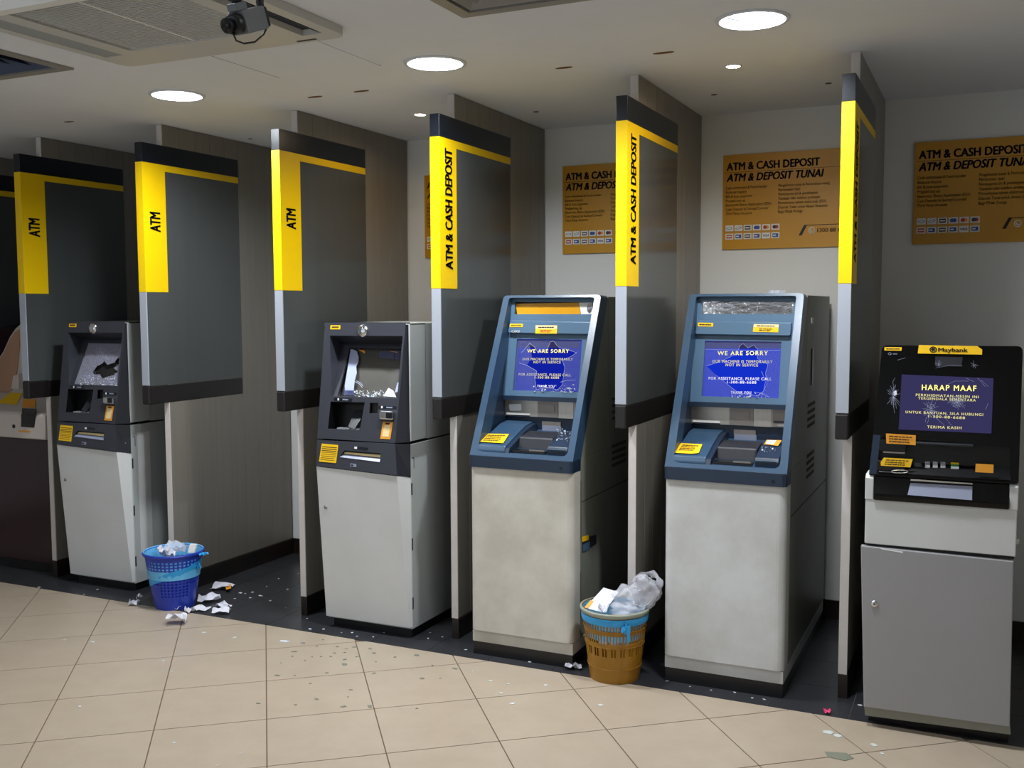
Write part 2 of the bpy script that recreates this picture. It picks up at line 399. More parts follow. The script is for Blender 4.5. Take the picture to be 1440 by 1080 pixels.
# air diffusers
for (a, b, c, d), l in zip(VENTS, ['square ceiling air diffuser with dark blades beside the cassette air conditioner', 'square ceiling air diffuser with grey blades above the first blue machine']):
    t = thing('air_diffuser', l, 'air vent', ((a + c) / 2, (b + d) / 2, ZC))
    plate('frame', rect(a, b, c, d, ZC - .008), [rect(a + .045, b + .045, c - .045, d - .045, ZC - .008)], (0, 0, .008), MT['vent'], t)
    box('backing', a + .035, b + .035, ZC + .06, c - .035, d - .035, ZC + .065, MT['ac_dark'], t)
    for k in range(4):
        i0 = .055 + k * .055; i1 = i0 + .045
        bm = bmesh.new()
        lo_ = [bm.verts.new(p) for p in rect(a + i0, b + i0, c - i0, d - i0, ZC - .004)]
        hi_ = [bm.verts.new(p) for p in rect(a + i1, b + i1, c - i1, d - i1, ZC + .03)]
        hi2 = [bm.verts.new(p + V((0, 0, .003))) for p in rect(a + i1, b + i1, c - i1, d - i1, ZC + .03)]
        lo2 = [bm.verts.new(p + V((0, 0, .003))) for p in rect(a + i0, b + i0, c - i0, d - i0, ZC - .004)]
        for q in range(4):
            e = (q + 1) % 4
            bm.faces.new((lo_[q], lo_[e], hi_[e], hi_[q])); bm.faces.new((lo2[q], hi2[q], hi2[e], lo2[e])); bm.faces.new((lo_[q], lo2[q], lo2[e], lo_[e])); bm.faces.new((hi_[q], hi_[e], hi2[e], hi2[q]))
        link('blade_ring', bm, MT['vent_blade'] if a < -3 else MT['vent'], t)

# cassette air conditioner
ax0, ay0, ax1, ay1 = -3.03, -1.96, -2.017, -.952
t = thing('cassette_air_conditioner', 'large white ceiling cassette air conditioner with ribbed grille behind the camera', 'air conditioner', ((ax0 + ax1) / 2, (ay0 + ay1) / 2, ZC))
zp = ZC - .028
def rr(x0, y0, x1, y1, z, r): return rounded(rect(x0, y0, x1, y1, z), r, 4)
gx0, gy0, gx1, gy1 = -2.83, -1.78, -2.21, -1.13
slots = [rect(-2.985, -1.72, -2.9, -1.1, zp), rect(-2.15, -1.72, -2.065, -1.03, zp), rect(-2.78, -1.925, -2.26, -1.85, zp)]
plate('panel', rr(ax0, ay0, ax1, ay1, zp, .05), [rr(gx0, gy0, gx1, gy1, zp, .02)] + slots, (0, 0, .027), MT['ac'], t)
box('louvre', -2.983, -1.718, zp + .001, -2.902, -1.102, zp + .005, MT['acgrille'], t)
box('dark_slot', -2.15, -1.72, zp + .02, -2.065, -1.03, zp + .026, MT['ac_dark'], t)
prism('louvre', [(-2.075, -1.72, zp), (-2.07, -1.72, zp - .002), (-2.10, -1.72, zp + .02), (-2.105, -1.72, zp + .02)], (0, .68, 0), MT['ac'], t)
box('dark_slot', -2.78, -1.925, zp + .02, -2.26, -1.85, zp + .026, MT['ac_dark'], t)
prism('open_flap', [(-2.80, -1.765, 2.424), (-2.80, -1.83, 2.412), (-2.80, -1.875, 2.47), (-2.80, -1.87, 2.475)], (.55, 0, 0), MT['white'], t)
box('vent_slot', -2.21, -.985, zp - .001, -2.13, -.972, zp + .002, MT['ac_dark'], t)
box('grille_bed', gx0, gy0, zp + .018, gx1, gy1, zp + .024, MT['acgrille'], t)
bm = bmesh.new(); y = gy0 + .01
while y < gy1: add_box(bm, gx0 + .01, y, zp + .004, gx1 - .01, y + .006, zp + .018); y += .0135
link('grille_ribs', bm, MT['ac'], t)['kind'] = 'stuff'
box('grille_bar', -2.53, gy0 + .01, zp + .001, -2.522, gy1 - .01, zp + .006, MT['white'], t)

# security camera hung from the ceiling
PY = plane_y(-1.45); cc = crop(260, 0, 5.538)
def cam_pt(a, b, dy=0): return on(plane_y(-2.1 + dy), *cc(a, b))
t = thing('security_camera', 'grey box security camera with black lens hung by the air conditioner', 'security camera', tuple(cam_pt(500, 150)))
fr, bk = cam_pt(415, 180, -.0), cam_pt(580, 140, .07)
axis = (bk - fr).normalized(); sidev = axis.cross(V((0, 0, 1))).normalized(); upv = sidev.cross(axis)
def cbox(name, p, q, w, h, m, bevel=.003):
    pts = [p + sidev * (w * a) + upv * (h * b) for a, b in ((-1, -1), (1, -1), (1, 1), (-1, 1))]
    return prism(name, pts, q - p, m, t, bevel)
cbox('housing', fr, bk, .022, .025, MT['cctv'])
cbox('rear_plate', bk, bk + axis * .012, .019, .022, MT['cctv_dk'])
l0 = fr - axis * .040
tube('lens_barrel', [fr, fr - axis * .003, fr - axis * .022, fr - axis * .024], [.02, .022, .022, .015], MT['cctv_dk'], t, 20)
tube('lens_hood', [fr - axis * .020, fr - axis * .036, fr - axis * .040], [.0145, .0145, .017], MT['cctv_dk'], t, 20)
tube('lens_glass', [fr - axis * .0395, fr - axis * .0405], .013, MT['gloss'], t, 20)
cbox('mount_block', fr + axis * -.008 + upv * .033, fr + axis * .03 + upv * .033, .014, .009, MT['cctv'])
a0 = fr + axis * .012 + upv * .039
tube('hanger_arm', [a0, a0 + V((0, 0, .03)), V((a0.x, a0.y, ZC))], .011, MT['cctv_dk'], t, 12)
b0 = bk + axis * .015
tube('rear_bracket', [b0 + upv * -.01, b0 + upv * .03, V((b0.x, b0.y, ZC))], .009, MT['cctv_dk'], t, 10)
tube('cable', [b0, b0 + V((.012, 0, -.02)), bk + upv * -.036, (fr + bk) / 2 + upv * -.047, fr + upv * -.044, fr - axis * .022 + upv * -.034, fr - axis * .026 + upv * -.015], .0022, MT['cctv_dk'], t)

# ------------------------------------------------------------------ information boards on the back wall
YP = YB - .012
def poster(x0, w, label, seed):
    z1, z0 = 2.297, 1.829
    t = thing('information_board', label, 'sign board', (x0 + w / 2, YB, z0), 'ochre information boards on the back wall')
    box('board', x0, YP, z0, x0 + w, YB, z1, MT['ochre'], t, .001)
    X, Y = V((1, 0, 0)), V((0, 0, 1))
    def T(s, dx, z, wd, h, m='ink', bold=.0, shear=0): return text('lettering', s, (x0 + dx, YP, z), X, Y, wd, h, MT[m], t, bold, shear)
    T('ATM & CASH DEPOSIT', .018, 2.221, .452, .038, 'ink', .045)
    T('ATM & DEPOSIT TUNAI', .018, 2.166, .472, .038, 'ink', .045, .22)
    box('rule', x0 + .01, YP - .001, 2.209, x0 + w - .02, YP, 2.211, MT['ochre_ink'], t)
    left = ['Cash withdrawal & Fund transfer', 'Balance Inquiry', 'Bill & loan payment', 'Prepaid top up', 'Electronic Share Application (ESA)', 'Cash Deposit to Savings/Current/', 'Third Party Account']
    right = ['Pengeluaran tunai & Pemindahan wang', 'Pertanyaan baki', 'Pembayaran bil & pembiayaan', 'Tambah nilai telefon prabayar', 'Permohonan saham elektronik (ESA)', 'Deposit Tunai untuk Akaun Simpanan', 'Bagi Pihak Ketiga']
    for k, s in enumerate(left): T(s, .016, 2.128 - k * .0212, .0069 * len(s) * (.96 if len(s) > 20 else 1), .0135, 'ochre_ink', .004)
    for k, s in enumerate(right):
        if .275 + .0069 * len(s) < w: T(s, .275, 2.128 - k * .0212, .0069 * len(s), .0135, 'ochre_ink', .004)
    cols = [['card_blue', 'card_blue', 'card_dk', 'card_blue', 'card_red', 'card_dk'], ['card_red', 'card_blue', 'card_dk', 'card_blue', None, 'card_blue']]
    for r in range(2):
        for k in range(6):
            cx_, cz = x0 + .036 + k * .0455, 1.934 - r * .041
            b = box('payment_badge', cx_ - .0195, YP - .002, cz - .0145, cx_ + .0195, YP, cz + .0145, MT['card'], t)
            f = -.0035 + YP
            if r == 1 and k == 4: text('badge_lettering', 'VISA', (cx_ - .015, YP - .002, cz - .006), X, Y, .03, .012, MT['card_blue'], b, .02, .2)
            elif r == 0 and k in (3, 4, 5):
                for s_, mm in ((-1, cols[r][k]), (1, 'card_blue' if k == 3 else 'sticker_or' if k == 4 else 'card_red')):
                    prism('badge_disc', [(cx_ + s_ * .0055 + .009 * math.cos(a), f + .0002 * s_, cz + .009 * math.sin(a)) for a in [2 * math.pi * i / 16 for i in range(16)]], (0, .0015, 0), MT[mm], b)
            elif r == 0 and k in (0, 1):
                prism('badge_mark', [(cx_ + .015 * math.cos(a), f, cz + .006 * math.sin(a) + .004 * math.cos(a) * k) for a in [2 * math.pi * i / 16 for i in range(16)]], (0, .0015, 0), MT['card_blue'], b)
                prism('badge_mark', [(cx_ + .012 * math.cos(a), f - .0004, cz + .004 * math.sin(a) + .004 * math.cos(a) * k) for a in [2 * math.pi * i / 16 for i in range(16)]], (0, .0015, 0), MT['card'], b)
            else:
                box('badge_mark', cx_ - .014, f, cz - .009, cx_ + .014, f + .0015, cz + .009, MT[cols[r][k]], b)
                box('badge_mark', cx_ - .011, f - .0006, cz - .003, cx_ + (.004 if k % 2 else .011), f + .001, cz + .003, MT['card'], b)
    if w > .5:
        prism('phone_bar', [(x0 + .375, YP - .001, 1.888), (x0 + .39, YP - .001, 1.888), (x0 + .415, YP - .001, 1.937), (x0 + .4, YP - .001, 1.937)], (0, .001, 0), MT['ink'], t)
        box('phone_bar', x0 + .4, YP - .001, 1.935, x0 + w - .02, YP, 1.938, MT['ink'], t)
        tube('phone_ring', [(x0 + .438 + .014 * math.cos(a), YP - .002, 1.91 + .014 * math.sin(a)) for a in [2 * math.pi * i / 18 for i in range(18)]], .0022, MT['card'], t, 6, True)
        tube('phone_icon', [(x0 + .431, YP - .002, 1.915), (x0 + .434, YP - .002, 1.908), (x0 + .444, YP - .002, 1.903)], .003, MT['card'], t, 6)
        T('1300 88 6688', .463, 1.901, .15, .019, 'ink', .01)
poster(-2.945, .69, 'ochre information board mostly hidden behind the first partition reading ATM & CASH DEPOSIT', 1)
poster(-2.09, .69, 'ochre information board on the wall above the blue machine with a yellow top window', 2)
poster(-1.2215, .69, 'ochre information board on the wall above the blue machine with a wavy mirror strip', 3)
poster(-.3275, .69, 'ochre information board on the dim wall above the black machine', 4)

# ------------------------------------------------------------------ booth partitions with sign boxes
BW, BD = .0466, .7314
Z_TOP, Z_H, Z_S, Z_Y, Z_BT, Z_BB, SW = 2.3909, 2.2917, 2.2577, 1.6288, 1.1415, 1.0448, .1572
YPO, XPO, PW = .1407, .0119, .0334
def partition(x, word, label, px=None):
    t = thing('booth_partition', label, 'partition', (x + .028, .65, 0), 'grey booth partitions with yellow sign boxes')
    a, b = x + XPO, x + XPO + PW
    box('core_board', a, YPO + .004, 0, b - .005, YB - .014, ZC - .001, MT['core'], t)
    box('front_edging', a, YPO, .097, b, YPO + .005, ZC - .002, MT['post'], t)
    y = YPO + .006; k = 0
    while y < YB - .02:
        y2 = min(y + .1185, YB - .0135)
        box('wall_panel', b - .006, y + .0008, .099, b, y2 - .0008, ZC - .002, MT['plank'], t, .0008)
        y = y2
    box('skirting', a + .001, YPO - .001, 0, b + .004, YB - .014, .096, MT['skirt'], t, .002)
    box('sign_panel', x + .001, .004, Z_BT, x + BW - .0006, BD, Z_H, MT['laminate'], t)
    box('edge_strip', x, 0, Z_BT + .004, x + BW, .006, Z_Y, MT['silver'], t, .001)
    yzprism('yellow_band', x - .0006, x + BW + .0006, [(-.0008, Z_Y), (SW, Z_Y), (SW, Z_S), (BD, Z_S), (BD, Z_H), (-.0008, Z_H)], MT['yellow'], t, .0008)
    box('header', x - .0006, -.0008, Z_H + .0005, x + BW + .0006, BD + .001, Z_TOP, MT['navy'], t, .0015)
    box('base_trim', x - .001, -.002, Z_BB, x + BW + .001, BD + .001, Z_BT, MT['trim'], t, .006)
    if word:
        P = plane_x(x + BW + .0006); lo, hi = px
        p0, p1 = on(P, *lo), on(P, *hi)
        text('lettering', word, (x + BW + .0006, .112, p0.z), (0, 0, 1), (0, -1, 0), p1.z - p0.z, .072 if len(word) < 5 else .066, MT['ink'], t, .045)
PX = {1: -4.8584, 2: -3.97, 3: -3.1036, 4: -2.2396, 5: -1.3777, 6: -.5058}
partition(-5.735, None, 'grey booth partition at the dark far end, only its header beyond the white machine showing')
partition(PX[1], 'ATM', 'grey booth partition signed ATM between the white machine and the first charcoal machine', ((47, 333), (47, 307)))
partition(PX[2], 'ATM', 'grey booth partition signed ATM standing between the blue bin and the first charcoal machine', ((216, 326), (216, 298)))
partition(PX[3], 'ATM', 'grey booth partition signed ATM between the empty booth and the second charcoal machine', ((407, 322), (407, 293)))
partition(PX[4], 'ATM & CASH DEPOSIT', 'grey booth partition signed ATM & CASH DEPOSIT between charcoal machine and first blue machine', ((631, 379), (631, 209)))
partition(PX[5], 'ATM & CASH DEPOSIT', 'grey booth partition signed ATM & CASH DEPOSIT behind the amber bin between the two blue machines', ((890, 372), (890, 188)))
partition(PX[6], 'ATM & CASH DEPOSIT', 'grey booth partition seen almost edge-on between the blue and black machines', ((1203, 370), (1203, 167)))

# ------------------------------------------------------------------ blue cash deposit machines (two of one model)
def jag(c, R, n, seed, amp=.35):            # jagged closed outline about a pixel centre
    rnd = random.Random(seed)
    return [(c[0] + R[0] * (1 + amp * (rnd.random() - .5) * 2) * math.cos(2 * math.pi * i / n), c[1] + R[1] * (1 + amp * (rnd.random() - .5) * 2) * math.sin(2 * math.pi * i / n)) for i in range(n)]
def crumbs(name, pl, pts, size, m, parent, seed, D=V((0, 0, 0)), lift=.004):
    rnd = random.Random(seed); bm = bmesh.new(); n = pl[1]; n = n if n.dot(CAM - pl[0]) > 0 else -n
    for (u, v) in pts:
        c = on(pl, u, v) + n * (lift * rnd.random() + .001); s = size * (.5 + rnd.random())
        vs = [bm.verts.new(c + V((rnd.uniform(-1, 1), rnd.uniform(-1, 1), rnd.uniform(-1, 1))) * s) for _ in range(4)]
        for f in ((0, 1, 2), (0, 3, 1), (1, 3, 2), (2, 3, 0)): bm.faces.new([vs[i] for i in f])
    o = link(name, bm, m, parent); o['kind'] = 'stuff'; return o
def cracks(name, pl, lines, w, m, parent, lift=.002):
    n = pl[1]; n = n if n.dot(CAM - pl[0]) > 0 else -n; bm = bmesh.new()
    for L in lines:
        P = [on(pl, *p) + n * lift for p in L]
        for a, b in zip(P, P[1:]):
            d = (b - a)
            if d.length < 1e-5: continue
            s = d.cross(n).normalized() * w * .5
            bm.faces.new([bm.verts.new(x) for x in (a - s, b - s, b + s, a + s)])
    o = link(name, bm, m, parent); o['kind'] = 'stuff'; return o
def radial(c, R, k, seed, sq=1.0, rings=0, r00=.05):
    rnd = random.Random(seed); L = []
    for i in range(k):
        a = 2 * math.pi * (i + rnd.random() * .6) / k; r0 = R * r00; r1 = R * (.5 + .6 * rnd.random())
        pts = [(c[0] + math.cos(a + j * .08 * rnd.uniform(-1, 1)) * (r0 + (r1 - r0) * j / 4), c[1] + math.sin(a) * sq * (r0 + (r1 - r0) * j / 4)) for j in range(5)]
        L.append(pts)
    for q in range(rings):
        r = R * (q + 1) / (rings + 1) * .8; a0 = rnd.random() * 6
        for s in range(3):
            a1 = a0 + s * 2.1
            L.append([(c[0] + r * math.cos(a1 + j * .3) * (1 + .06 * rnd.uniform(-1, 1)), c[1] + r * sq * math.sin(a1 + j * .3)) for j in range(6)])
    return L
INNER = plane_yz(.400, 1.588, .315, 1.14)
BEZ = plane_yz(.021, .894, .375, 1.60)
c5 = crop(910, 400, 3.6)
def blue_machine(D, label, front_mat):
    D = V(D); dx, dy = D.x, D.y
    x0, x1 = -1.172 + dx, -.684 + dx
    t = thing('cash_deposit_machine', label, 'cash machine', ((x0 + x1) / 2, .5 + dy, 0), 'steel blue cash deposit machines')
    def Qp(pl, *px): return [on(pl, *c5(*p)) + D for p in px]
    Yb = min(1.12 + dy, YB - .02)
    # cabinet
    def vplan(y0, y1, r, x0=x0, x1=x1): return rounded([(x0, y1, 0), (x0, y0, 0), (x1, y0, 0), (x1, y1, 0)], [0, r, r, 0], 6)
    up = lambda pts, z: [p + V((0, 0, z)) for p in pts]
    prism('front_door', up(vplan(.02 + dy, .11 + dy, .035), .114), (0, 0, .732), front_mat, t)
    prism('plinth', up(vplan(.032 + dy, Yb - .02, .004, x0 + .004, x1 - .003), .06), (0, 0, .05), front_mat, t)
    box('toe_kick', x0 + .006, .036 + dy, 0, x1 - .006, Yb - .04, .059, MT['black'], t)
    yzprism('cabinet_body', x0 + .006, x1 - .004, [(.112 + dy, .112), (Yb, .112), (Yb, 1.59), (.47 + dy, 1.59), (.47 + dy, .90), (.112 + dy, .90)], MT['side_dark'], t)
    for xa in (x0 + .002, x1 - .018):
        yzprism('side_cheek', xa, xa + .014, [(.125 + dy, .901), (.468 + dy, .901), (.468 + dy, 1.588), (.462 + dy, 1.588), (.135 + dy, .93)], MT['side_dark'], t)
    # seams, hinges and vents on the visible side
    box('side_seam', x1 - .0045, .112 + dy, .704, x1 - .0028, Yb, .708, MT['seam'], t)
    box('hinge_rail', x1 - .004, .116 + dy, .55, x1 + .0005, .124 + dy, .80, MT['steel_dk'], t)
    box('hinge_rail', x1 - .004, .116 + dy, .2, x1 + .0005, .124 + dy, .40, MT['steel_dk'], t)
    for zv in (.80, 1.02):
        for k in range(4):
            yzprism('vent_slit', x1 - .004, x1 - .0025, [(.52 + dy, zv + k * .03), (.72 + dy, zv + k * .03), (.72 + dy, zv + .014 + k * .03), (.52 + dy, zv + .014 + k * .03)], MT['seam'], t)
    # bezel
    bz = lambda x, z: V((x + 0, .021 + (z - .894) * .5014 + dy, z))
    outer = rounded([bz(x0, .894), bz(x1, .894), bz(x1 - .004, 1.599), bz(x0 + .002, 1.599)], [.0, .0, .02, .02], 5)
    inner = rounded([bz(x0 + .034, .914), bz(x1 - .03, .914), bz(x1 - .034, 1.588), bz(x0 + .032, 1.588)], [.03, .03, .012, .012], 5)
    plate('bezel', outer, [inner], (0, .095, -.004), MT['blue'], t)
    bandp = rounded([(x0, .115 + dy, .847), (x0, .012 + dy, .847), (x1, .012 + dy, .847), (x1, .115 + dy, .847)], [0, .02, .02, 0], 5)
    prism('bezel_band', bandp, (0, 0, .051), MT['blue_dk'], t)  # same plastic as the bezel, its shade put into a darker blue
    prism('keyhole', [V((x1 - .05 + .006 * math.cos(a), .0105 + dy, .868 + .006 * math.sin(a))) for a in [2 * math.pi * i / 12 for i in range(12)]], (0, .004, 0), MT['black'], t)
    for xa, xb in ((x0 + .018, x0 + .024), (x1 - .026, x1 - .020)):
        yzprism('side_liner', xa, xb, [(.05 + dy, .90), (.465 + dy, .90), (.465 + dy, 1.585), (.38 + dy, 1.585)], MT['blue_dk'], t)
    # inner panel with the screen opening
    ip = lambda x, z: V((x + dx, .315 + (z - 1.14) * .1897 + dy, z))
    scr = Qp(INNER, (293, 285), (680, 290), (665, 578), (275, 567))
    win = Qp(INNER, (275, 83), (742, 85), (738, 150), (275, 150))
    plate('inner_panel', [ip(-1.152, 1.125), ip(-.706, 1.125), ip(-.706, 1.588), ip(-1.152, 1.588)], [scr, win], (0, .05, 0), MT['blue_lt'], t)
    hood = Qp(INNER, (262, 182), (735, 192), (730, 256), (250, 248))
    prism('hood', rounded(hood, .008, 3), (0, -.022, -.002), MT['blue_lt'], t, .003)
    box('label_strip', -1.150 + dx, .305 + dy, 1.118, -.708 + dx, .318 + dy, 1.138, MT['blue_dk'], t)
    # steel strip with note slot, fingerprint plate and card slot
    SP = plane_yz(.332, 1.116, .350, 1.041)
    st_ = box('steel_strip', -1.150 + dx, .338 + dy, 1.040, -.708 + dx, .37 + dy, 1.117, MT['steel'], t, .002)
    yy = .337 + dy
    def sbox(n, a, b, z0, z1, m, d=.003): return box(n, -1.150 + dx + a * .442, yy - d, z0, -1.150 + dx + b * .442, yy + .004, z1, MT[m], st_)
    sbox('note_slot', .02, .29, 1.046, 1.056, 'card', .001); sbox('note_lip', .02, .29, 1.042, 1.047, 'black', .002)
    sbox('divider_plate', .62, .78, 1.041, 1.116, 'steel'); sbox('reader_frame', .38, .61, 1.044, 1.114, 'steel_dk', .002)
    sbox('reader_window', .42, .57, 1.068, 1.100, 'steel_dk', .005); sbox('card_slot_plate', .79, .99, 1.044, 1.114, 'steel_dk', .002)
    sbox('card_slot', .80, .99, 1.060, 1.068, 'black', .005); sbox('card_lip', .84, .97, 1.046, 1.053, 'steel', .007)
    # lower back wall and shelf
    box('recess_back', -1.150 + dx, .352 + dy, .97, -.708 + dx, .38 + dy, 1.041, MT['blue_dk'], t)
    box('dark_port', -1.145 + dx, .348 + dy, .995, -1.08 + dx, .353 + dy, 1.018, MT['black'], t)
    box('receipt_flap', -.965 + dx, .346 + dy, 1.000, -.872 + dx, .353 + dy, 1.022, MT['steel_dk'], t)
    box('receipt_flap', -.962 + dx, .342 + dy, .978, -.868 + dx, .348 + dy, 1.002, MT['tray'], t)
    yzprism('shelf', -1.150 + dx, -.706 + dx, [(.03 + dy, .86), (.03 + dy, .903), (.352 + dy, .982), (.352 + dy, .86)], MT['blue'], t)
    xm = -1.172 + dx
    prof = [(.035, .90), (.033, .922), (.045, .942), (.09, .957), (.17, .985), (.26, 1.012), (.33, 1.02), (.345, 1.015), (.345, .96)]
    yzprism('deposit_unit', xm + .032, xm + .165, [(a + dy, b) for a, b in prof], MT['blue'], t, .004)
    yzprism('deposit_rib', xm + .165, xm + .185, [(a + dy, b - .008) for a, b in prof], MT['blue_dk'], t)
    box('cash_tray', xm + .19, .055 + dy, .9, xm + .345, .24 + dy, .925, MT['black'], t)
    yzprism('cash_tray_hood', xm + .185, xm + .35, [(.12 + dy, .92), (.14 + dy, .975), (.25 + dy, .99), (.27 + dy, .95)], MT['char_dk'], t, .008)
    box('tray_grip', xm + .27, .06 + dy, .925, xm + .34, .068 + dy, .93, MT['steel_dk'], t)
    yzprism('receipt_printer', xm + .357, xm + .452, [(.055 + dy, .905), (.05 + dy, .935), (.06 + dy, .95), (.17 + dy, .985), (.24 + dy, .99), (.24 + dy, .93)], MT['blue_dk'], t, .004)
    box('printer_slot', xm + .36, .0475 + dy, .938, xm + .44, .051 + dy, .941, MT['blue_lt'], t)
    return t, D, scr
def shift(pl, D): return (pl[0] + D, pl[1])

def screen_text(rows, pl, parent, c, lift=.0):
    for s, a, b, h, m in rows: textpx('lettering', s, pl, c(*a), c(*b), h, MT[m], parent, .016, 0, lift=lift, space=1.22)

# --- the one by the amber bin with the wavy mirror strip
t, D, scr = blue_machine((0, 0, 0), 'steel blue cash deposit machine with a wavy mirror strip over the screen', MT['cabinet_cool'])
SCR = shift(INNER, V((0, .02, 0)))
sc = prism('screen', [p + V((0, .022, 0)) for p in scr], (0, .004, 0), MT['lcd_mid'], t)
w5 = quadpx(c5, (288, 378), (330, 288), (676, 292), (676, 378))
sheet('screen_band', SCR, quadpx(c5, (286, 288), (682, 290), (681, 325), (284, 323)), MT['lcd_grey'], sc, .001)
screen_text([('WE ARE SORRY', (357, 358), (612, 358), 5.6, 'lcd_yellow'), ('OUR MACHINE IS TEMPORARILY', (330, 396), (635, 399), 3.9, 'lcd_y2'), ('NOT IN SERVICE', (398, 414), (562, 416), 3.9, 'lcd_y2'),
             ('FOR ASSISTANCE, PLEASE CALL', (312, 482), (630, 486), 3.9, 'lcd_white'), ('1-300-88-6688', (405, 501), (553, 503), 3.6, 'lcd_white'), ('THANK YOU', (424, 554), (527, 556), 3.9, 'lcd_white')], SCR, sc, c5, .0015)
PANE = shift(INNER, V((0, .006, 0)))
hole = quadpx(c5, (300, 412), (352, 398), (405, 375), (455, 350), (470, 310), (486, 300), (512, 322), (540, 306), (562, 330), (560, 375), (612, 405), (600, 450), (608, 500), (590, 540), (560, 562), (500, 556), (450, 540), (400, 500), (350, 460))
plate('broken_pane', scr_off if False else [p + V((0, .006, 0)) for p in scr], [[on(PANE, *p) for p in hole]], (0, .002, 0), MT['pane'], t)
cracks('crack_lines', PANE, [hole[i:i + 3] for i in range(0, 17, 2)] + [quadpx(c5, (580, 440), (600, 490), (590, 540), (560, 565)), quadpx(c5, (540, 545), (580, 550), (620, 572)), quadpx(c5, (290, 330), (675, 335))], .0009, MT['crack'], t)
rnd = random.Random(4)
crumbs('glass_crumbs', PANE, [c5(rnd.uniform(420, 600), 572 - rnd.random() ** 2 * 25) for _ in range(40)], .004, MT['shardw'], t, 3, lift=.012)
prism('mirror_strip', [on(INNER, *c5(*p)) + V((0, .012, 0)) for p in ((275, 83), (742, 85), (738, 150), (275, 150))], (0, .004, 0), MT['mirror'], t)
HOOD = shift(INNER, V((0, -.022, 0)))
s = sheet('sticker', HOOD, quadpx(c5, (258, 193), (335, 195), (334, 214), (257, 212)), MT['sticker'], t, .0012)
lines_on('fine_print', HOOD, quadpx(c5, (258, 193), (335, 195), (334, 214), (257, 212)), 1, MT['ink'], s, r0=.2, r1=.85)
s = sheet('sticker', HOOD, quadpx(c5, (540, 201), (667, 203), (664, 243), (535, 240)), MT['sticker'], t, .0012)
s2 = sheet('sticker_top', HOOD, quadpx(c5, (540, 201), (667, 203), (666, 218), (539, 216)), MT['cream'], t, .0018)
lines_on('fine_print', HOOD, quadpx(c5, (545, 204), (660, 206), (660, 216), (545, 214)), 1, MT['ink'], s, lift=.003)
lines_on('fine_print', HOOD, quadpx(c5, (545, 219), (660, 221), (660, 240), (545, 238)), 2, MT['ochre_ink'], s, lift=.0025, margin=.2)
DU = plane_yz(.045, .944, .17, .987)
q = quadpx(c5, (172, 806), (280, 812), (262, 856), (228, 860), (138, 855))
s = sheet('sticker', DU, q, MT['sticker'], t, .003); lines_on('fine_print', DU, quadpx(c5, (175, 808), (275, 814), (258, 852), (145, 850)), 4, MT['ochre_ink'], s, lift=.0045)
RP = plane_yz(.06, .951, .17, .986)
q = quadpx(c5, (605, 790), (682, 792), (662, 820), (592, 812)); s = sheet('sticker', RP, q, MT['sticker_or'], t, .003); sheet('sticker_paper', RP, quadpx(c5, (612, 794), (655, 794), (640, 815), (600, 810)), MT['white'], t, .0045)
crumbs('glass_crumbs', RP, [c5(rnd.uniform(580, 650), rnd.uniform(825, 852)) for _ in range(24)], .003, MT['shardw'], t, 9)
box('label_plate', -.684 - .003, .56, 1.47, -.684 + .0005, .62, 1.495, MT['white'], t)
box('side_opening', -.684 - .004, .60, 1.2, -.684 + .0002, .635, 1.36, MT['black'], t)
# a few shards left lying on top of it
for k, (u, v) in enumerate(((1085, 410), (1093, 409), (1089, 407))):
    p = V((-.85 + k * .02, .5 + .01 * k, 1.5995)); vs = [p + V((math.cos(a) * .018 * (1 - .3 * (k == i)), math.sin(a) * .03, 0)) for i, a in enumerate((0, 1.4, 2.8, 4.4))]
    tag(recenter(prism('glass_shard', vs, (.004, 0, .014), MT['shardw'])), f'glass fragment on top of the mirror strip machine, {("nearest the empty side", "in the middle", "nearest the black machine")[k]} of three', 'glass shard', 'glass fragments on top of the blue machine')

# --- the one beside the charcoal machine, with the yellow top window
D4 = V((-.875, -.036, 0))
t, D, scr = blue_machine(D4, 'steel blue cash deposit machine with yellow top window beside the amber bin', MT['cabinet_dirty'])
c4 = crop(630, 400, 3.857)
IN4 = shift(INNER, D4); SCR4 = shift(IN4, V((0, .02, 0))); PANE4 = shift(IN4, V((0, .006, 0)))
sc = prism('screen', [p + V((0, .022, 0)) for p in scr], (0, .004, 0), MT['lcd_dark'], t)
sheet('screen_band', SCR4, quadpx(c4, (370, 300), (716, 304), (714, 345), (364, 342)), MT['lcd_grey'], sc, .001)
screen_text([('WE ARE SORRY', (430, 370), (657, 371), 4.8, 'lcd_yellow'), ('OUR MACHINE IS TEMPORARILY', (405, 411), (677, 413), 3.4, 'lcd_y2'), ('NOT IN SERVICE', (465, 428), (612, 429), 3.3, 'lcd_y2'),
             ('FOR ASSISTANCE, PLEASE CALL', (385, 494), (668, 499), 3.5, 'lcd_y2'), ('1-300-88-6688', (470, 511), (603, 512), 3.2, 'lcd_y2'), ('THANK YOU', (484, 558), (578, 560), 3.4, 'lcd_white')], SCR4, sc, c4, .0015)
hole4 = quadpx(c4, (440, 318), (470, 338), (490, 372), (540, 350), (556, 312), (575, 308), (590, 330), (610, 345), (640, 350), (700, 372), (660, 395), (622, 412), (634, 450), (628, 500), (620, 545), (595, 572), (540, 560), (480, 570), (472, 520), (482, 470), (428, 438), (455, 395))
plate('broken_pane', [p + V((0, .006, 0)) for p in scr], [[on(PANE4, *p) for p in hole4]], (0, .002, 0), MT['pane'], t)
cracks('crack_lines', PANE4, [hole4[i:i + 3] for i in range(0, 20, 2)] + [quadpx(c4, (385, 425), (430, 440)), quadpx(c4, (610, 530), (650, 520), (695, 518)), quadpx(c4, (400, 370), (445, 320))], .0011, MT['crack'], t)
